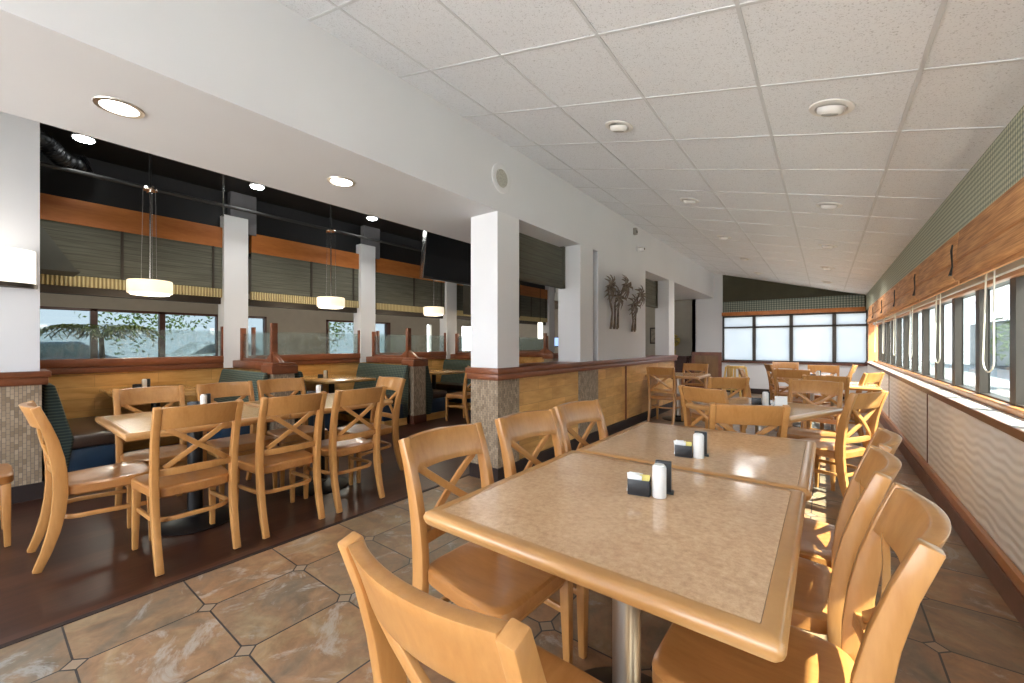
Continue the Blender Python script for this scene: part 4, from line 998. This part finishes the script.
# ------------------------------------------------------------------ outside
S('ground', B().box(-40, 30, -30, 45, -0.3, -0.13), 'pavement', smooth=False)
S('wall_garden', B().box(7.6, 7.8, -8, 40, -0.13, 2.5), 'ext_wall', smooth=False)
def bush(x, y, r, h, lb, seed, name='garden_bush'):
    rnd = random.Random(seed); t = thing(name, lb, 'bush' if name == 'garden_bush' else 'tree', (x, y, -0.13), 0, 'greenery outside the windows')
    f = B(); cs = [(rnd.uniform(-.5, .5) * r, rnd.uniform(-.5, .5) * r, h * rnd.uniform(0.35, 0.8)) for _ in range(6)]
    for k in range(900):
        c = Vector(rnd.choice(cs)); d = Vector((rnd.gauss(0, 1), rnd.gauss(0, 1), rnd.gauss(0, 1))).normalized()
        p = c + d * r * rnd.uniform(0.35, 0.62); a = Vector((rnd.gauss(0, 1), rnd.gauss(0, 1), rnd.gauss(0, 1))).normalized() * 0.11; e = d.cross(a).normalized() * 0.045
        if p.z < 0.02: continue
        f.add([p - a, p + e, p + a, p - e, p + d * 0.015], [(0, 1, 4), (1, 2, 4), (2, 3, 4), (3, 0, 4), (0, 3, 2, 1)])
    f.build('foliage', 'hedge', t, smooth=False)
    B().tube([(0, 0, 0), (0.02, 0, h * 0.4), (0, 0.03, h * 0.75)], [0.07, 0.05, 0.03], 8).build('trunk', 'bark', t)
for i, (x, y, r, h) in enumerate(((5.6, 6.0, 0.9, 1.3), (5.8, 9.5, 1.0, 1.5), (5.6, 13.5, 1.0, 1.4), (5.2, 19, 1.3, 2.2))):
    bush(x, y, r, h, 'green leafy bush outside the side windows, ' + ['seen through the nearest panes', 'beyond the nearest bush', 'toward the far end of the ledge', 'tallest and most distant'][i], 11 + i)
for i, (x, y, r, h) in enumerate(((-22, -1, 2.2, 4.0), (-23, 5, 2.4, 4.2), (-22, 12, 2.4, 4.0))):
    bush(x, y, r, h, 'leafy tree beyond the parked cars, ' + ['closest to the stone wall side', 'middle one', 'seen past the booth columns'][i], 31 + i, 'roadside_tree')
def car(x, y, rz, mat, lb):
    t = thing('parked_car', lb, 'car', (x, y, -0.13), rz, 'cars parked outside')
    prof = [(-2.1, 0.35), (-2.15, 0.75), (-1.9, 0.95), (-1.45, 1.02), (-0.85, 1.42), (0.55, 1.45), (1.15, 1.02), (1.95, 0.85), (2.15, 0.62), (2.1, 0.35)]
    B().prism(prof, -0.82, 0.82, 'X').build('body', mat, t, bevel=0.06, seg=3)
    gl = [(-1.30, 1.04), (-0.80, 1.37), (0.50, 1.39), (0.98, 1.04)]
    B().prism(gl, -0.835, 0.835, 'X').build('side_window', 'car_glass', t, bevel=0.01)
    B().prism([(1.14, 1.04), (0.60, 1.42), (0.56, 1.40), (1.05, 1.02)], -0.68, 0.68, 'X').build('windscreen', 'car_glass', t)
    for sy in (-1.35, 1.35):
        for sx in (-0.80, 0.80):
            B().lathe([(0.31, -0.1), (0.33, -0.07), (0.33, 0.07), (0.31, 0.1)], seg=24).xf(Matrix.Translation((sx, sy, 0.33)) @ Matrix.Rotation(R(90), 4, 'Y')).build('wheel', 'rubber', t)
car(-17.5, 1.2, R(8), 'car_dark', 'dark parked car seen through the etched glass, nearer the stone wall')
car(-18.5, 5.9, R(5), 'car_white', 'white parked car seen through the etched glass')

# ------------------------------------------------------------------ light
w = bpy.data.worlds.new('World'); SC.world = w; w.use_nodes = True; nt = w.node_tree
bg = nt.nodes['Background']; tc = nd(nt, 'ShaderNodeTexCoord'); sp = nd(nt, 'ShaderNodeSeparateXYZ'); ln(nt, tc.outputs['Generated'], sp.inputs[0])
ln(nt, ramp(nt, sp.outputs['Z'], [(0.0, (0.92, 0.95, 1.0)), (0.35, (0.78, 0.88, 1.0)), (1.0, (0.52, 0.70, 0.97))]), bg.inputs['Color'])
bg.inputs['Strength'].default_value = 7.0
sun = bpy.data.lights.new('sun', 'SUN'); sun.energy = 50; sun.angle = R(0.6); sun.color = (1.0, 0.94, 0.83)
o = bpy.data.objects.new('sun', sun); COL.objects.link(o)
o.rotation_euler = Vector((-1, 0.30, -1.25)).to_track_quat('-Z', 'Y').to_euler()
for k in range(3, 5):  # added fill to brighten the far half; the eyeball fixtures themselves are unlit
    for x in (0.025, -1.165):
        l = bpy.data.lights.new('eyeball_lamp', 'SPOT'); l.energy = 48; l.spot_size = R(170); l.spot_blend = 1; l.shadow_soft_size = 0.16; l.color = (1, 0.95, 0.92)
        y = 2.72 + 1.9 * k; o = bpy.data.objects.new('eyeball_lamp', l); o.location = (x, y, zc(x) - 0.19); COL.objects.link(o)
for (x, y) in ((-9.0, 1.5), (-9.0, 5.5), (-8.5, 9.5)):  # discs and point lamps added to lighten the dim far room
    t = thing('added_disc_light', 'small added disc light on the ceiling of the room behind the booths', 'ceiling light', (x, y, 2.5), 0, 'added disc lights in the room behind the booths')
    B().lathe([(0.10, 0.0), (0.10, -0.02), (0.085, -0.025)], seg=24).build('trim_ring', 'steel', t)
    B().lathe([(0.085, -0.02), (0.07, -0.03), (0.0, -0.03)], seg=24).build('lens', 'lens', t)
    l = bpy.data.lights.new('far_room_fill', 'POINT'); l.energy = 30; l.shadow_soft_size = 0.12; l.color = (1, 0.93, 0.84)
    o = bpy.data.objects.new('far_room_fill', l); o.location = (x, y, 2.38); COL.objects.link(o)
# ------------------------------------------------------------------ camera
cam = bpy.data.cameras.new('camera'); co = bpy.data.objects.new('camera', cam); COL.objects.link(co)
cam.sensor_width = 36; cam.lens = 36 * 411 / 1024; cam.shift_y = 2 / 1024; cam.clip_start = 0.02
co.location = (0, 0, 1.26); co.rotation_euler = (R(90), 0, math.atan(313.5 / 411)); SC.camera = co
SC.view_settings.view_transform = 'Standard'; SC.view_settings.look = 'None'; SC.view_settings.gamma = 1
SC.view_settings.use_curve_mapping = False; SC.view_settings.exposure = 0.42
SC.cycles.use_denoising = True
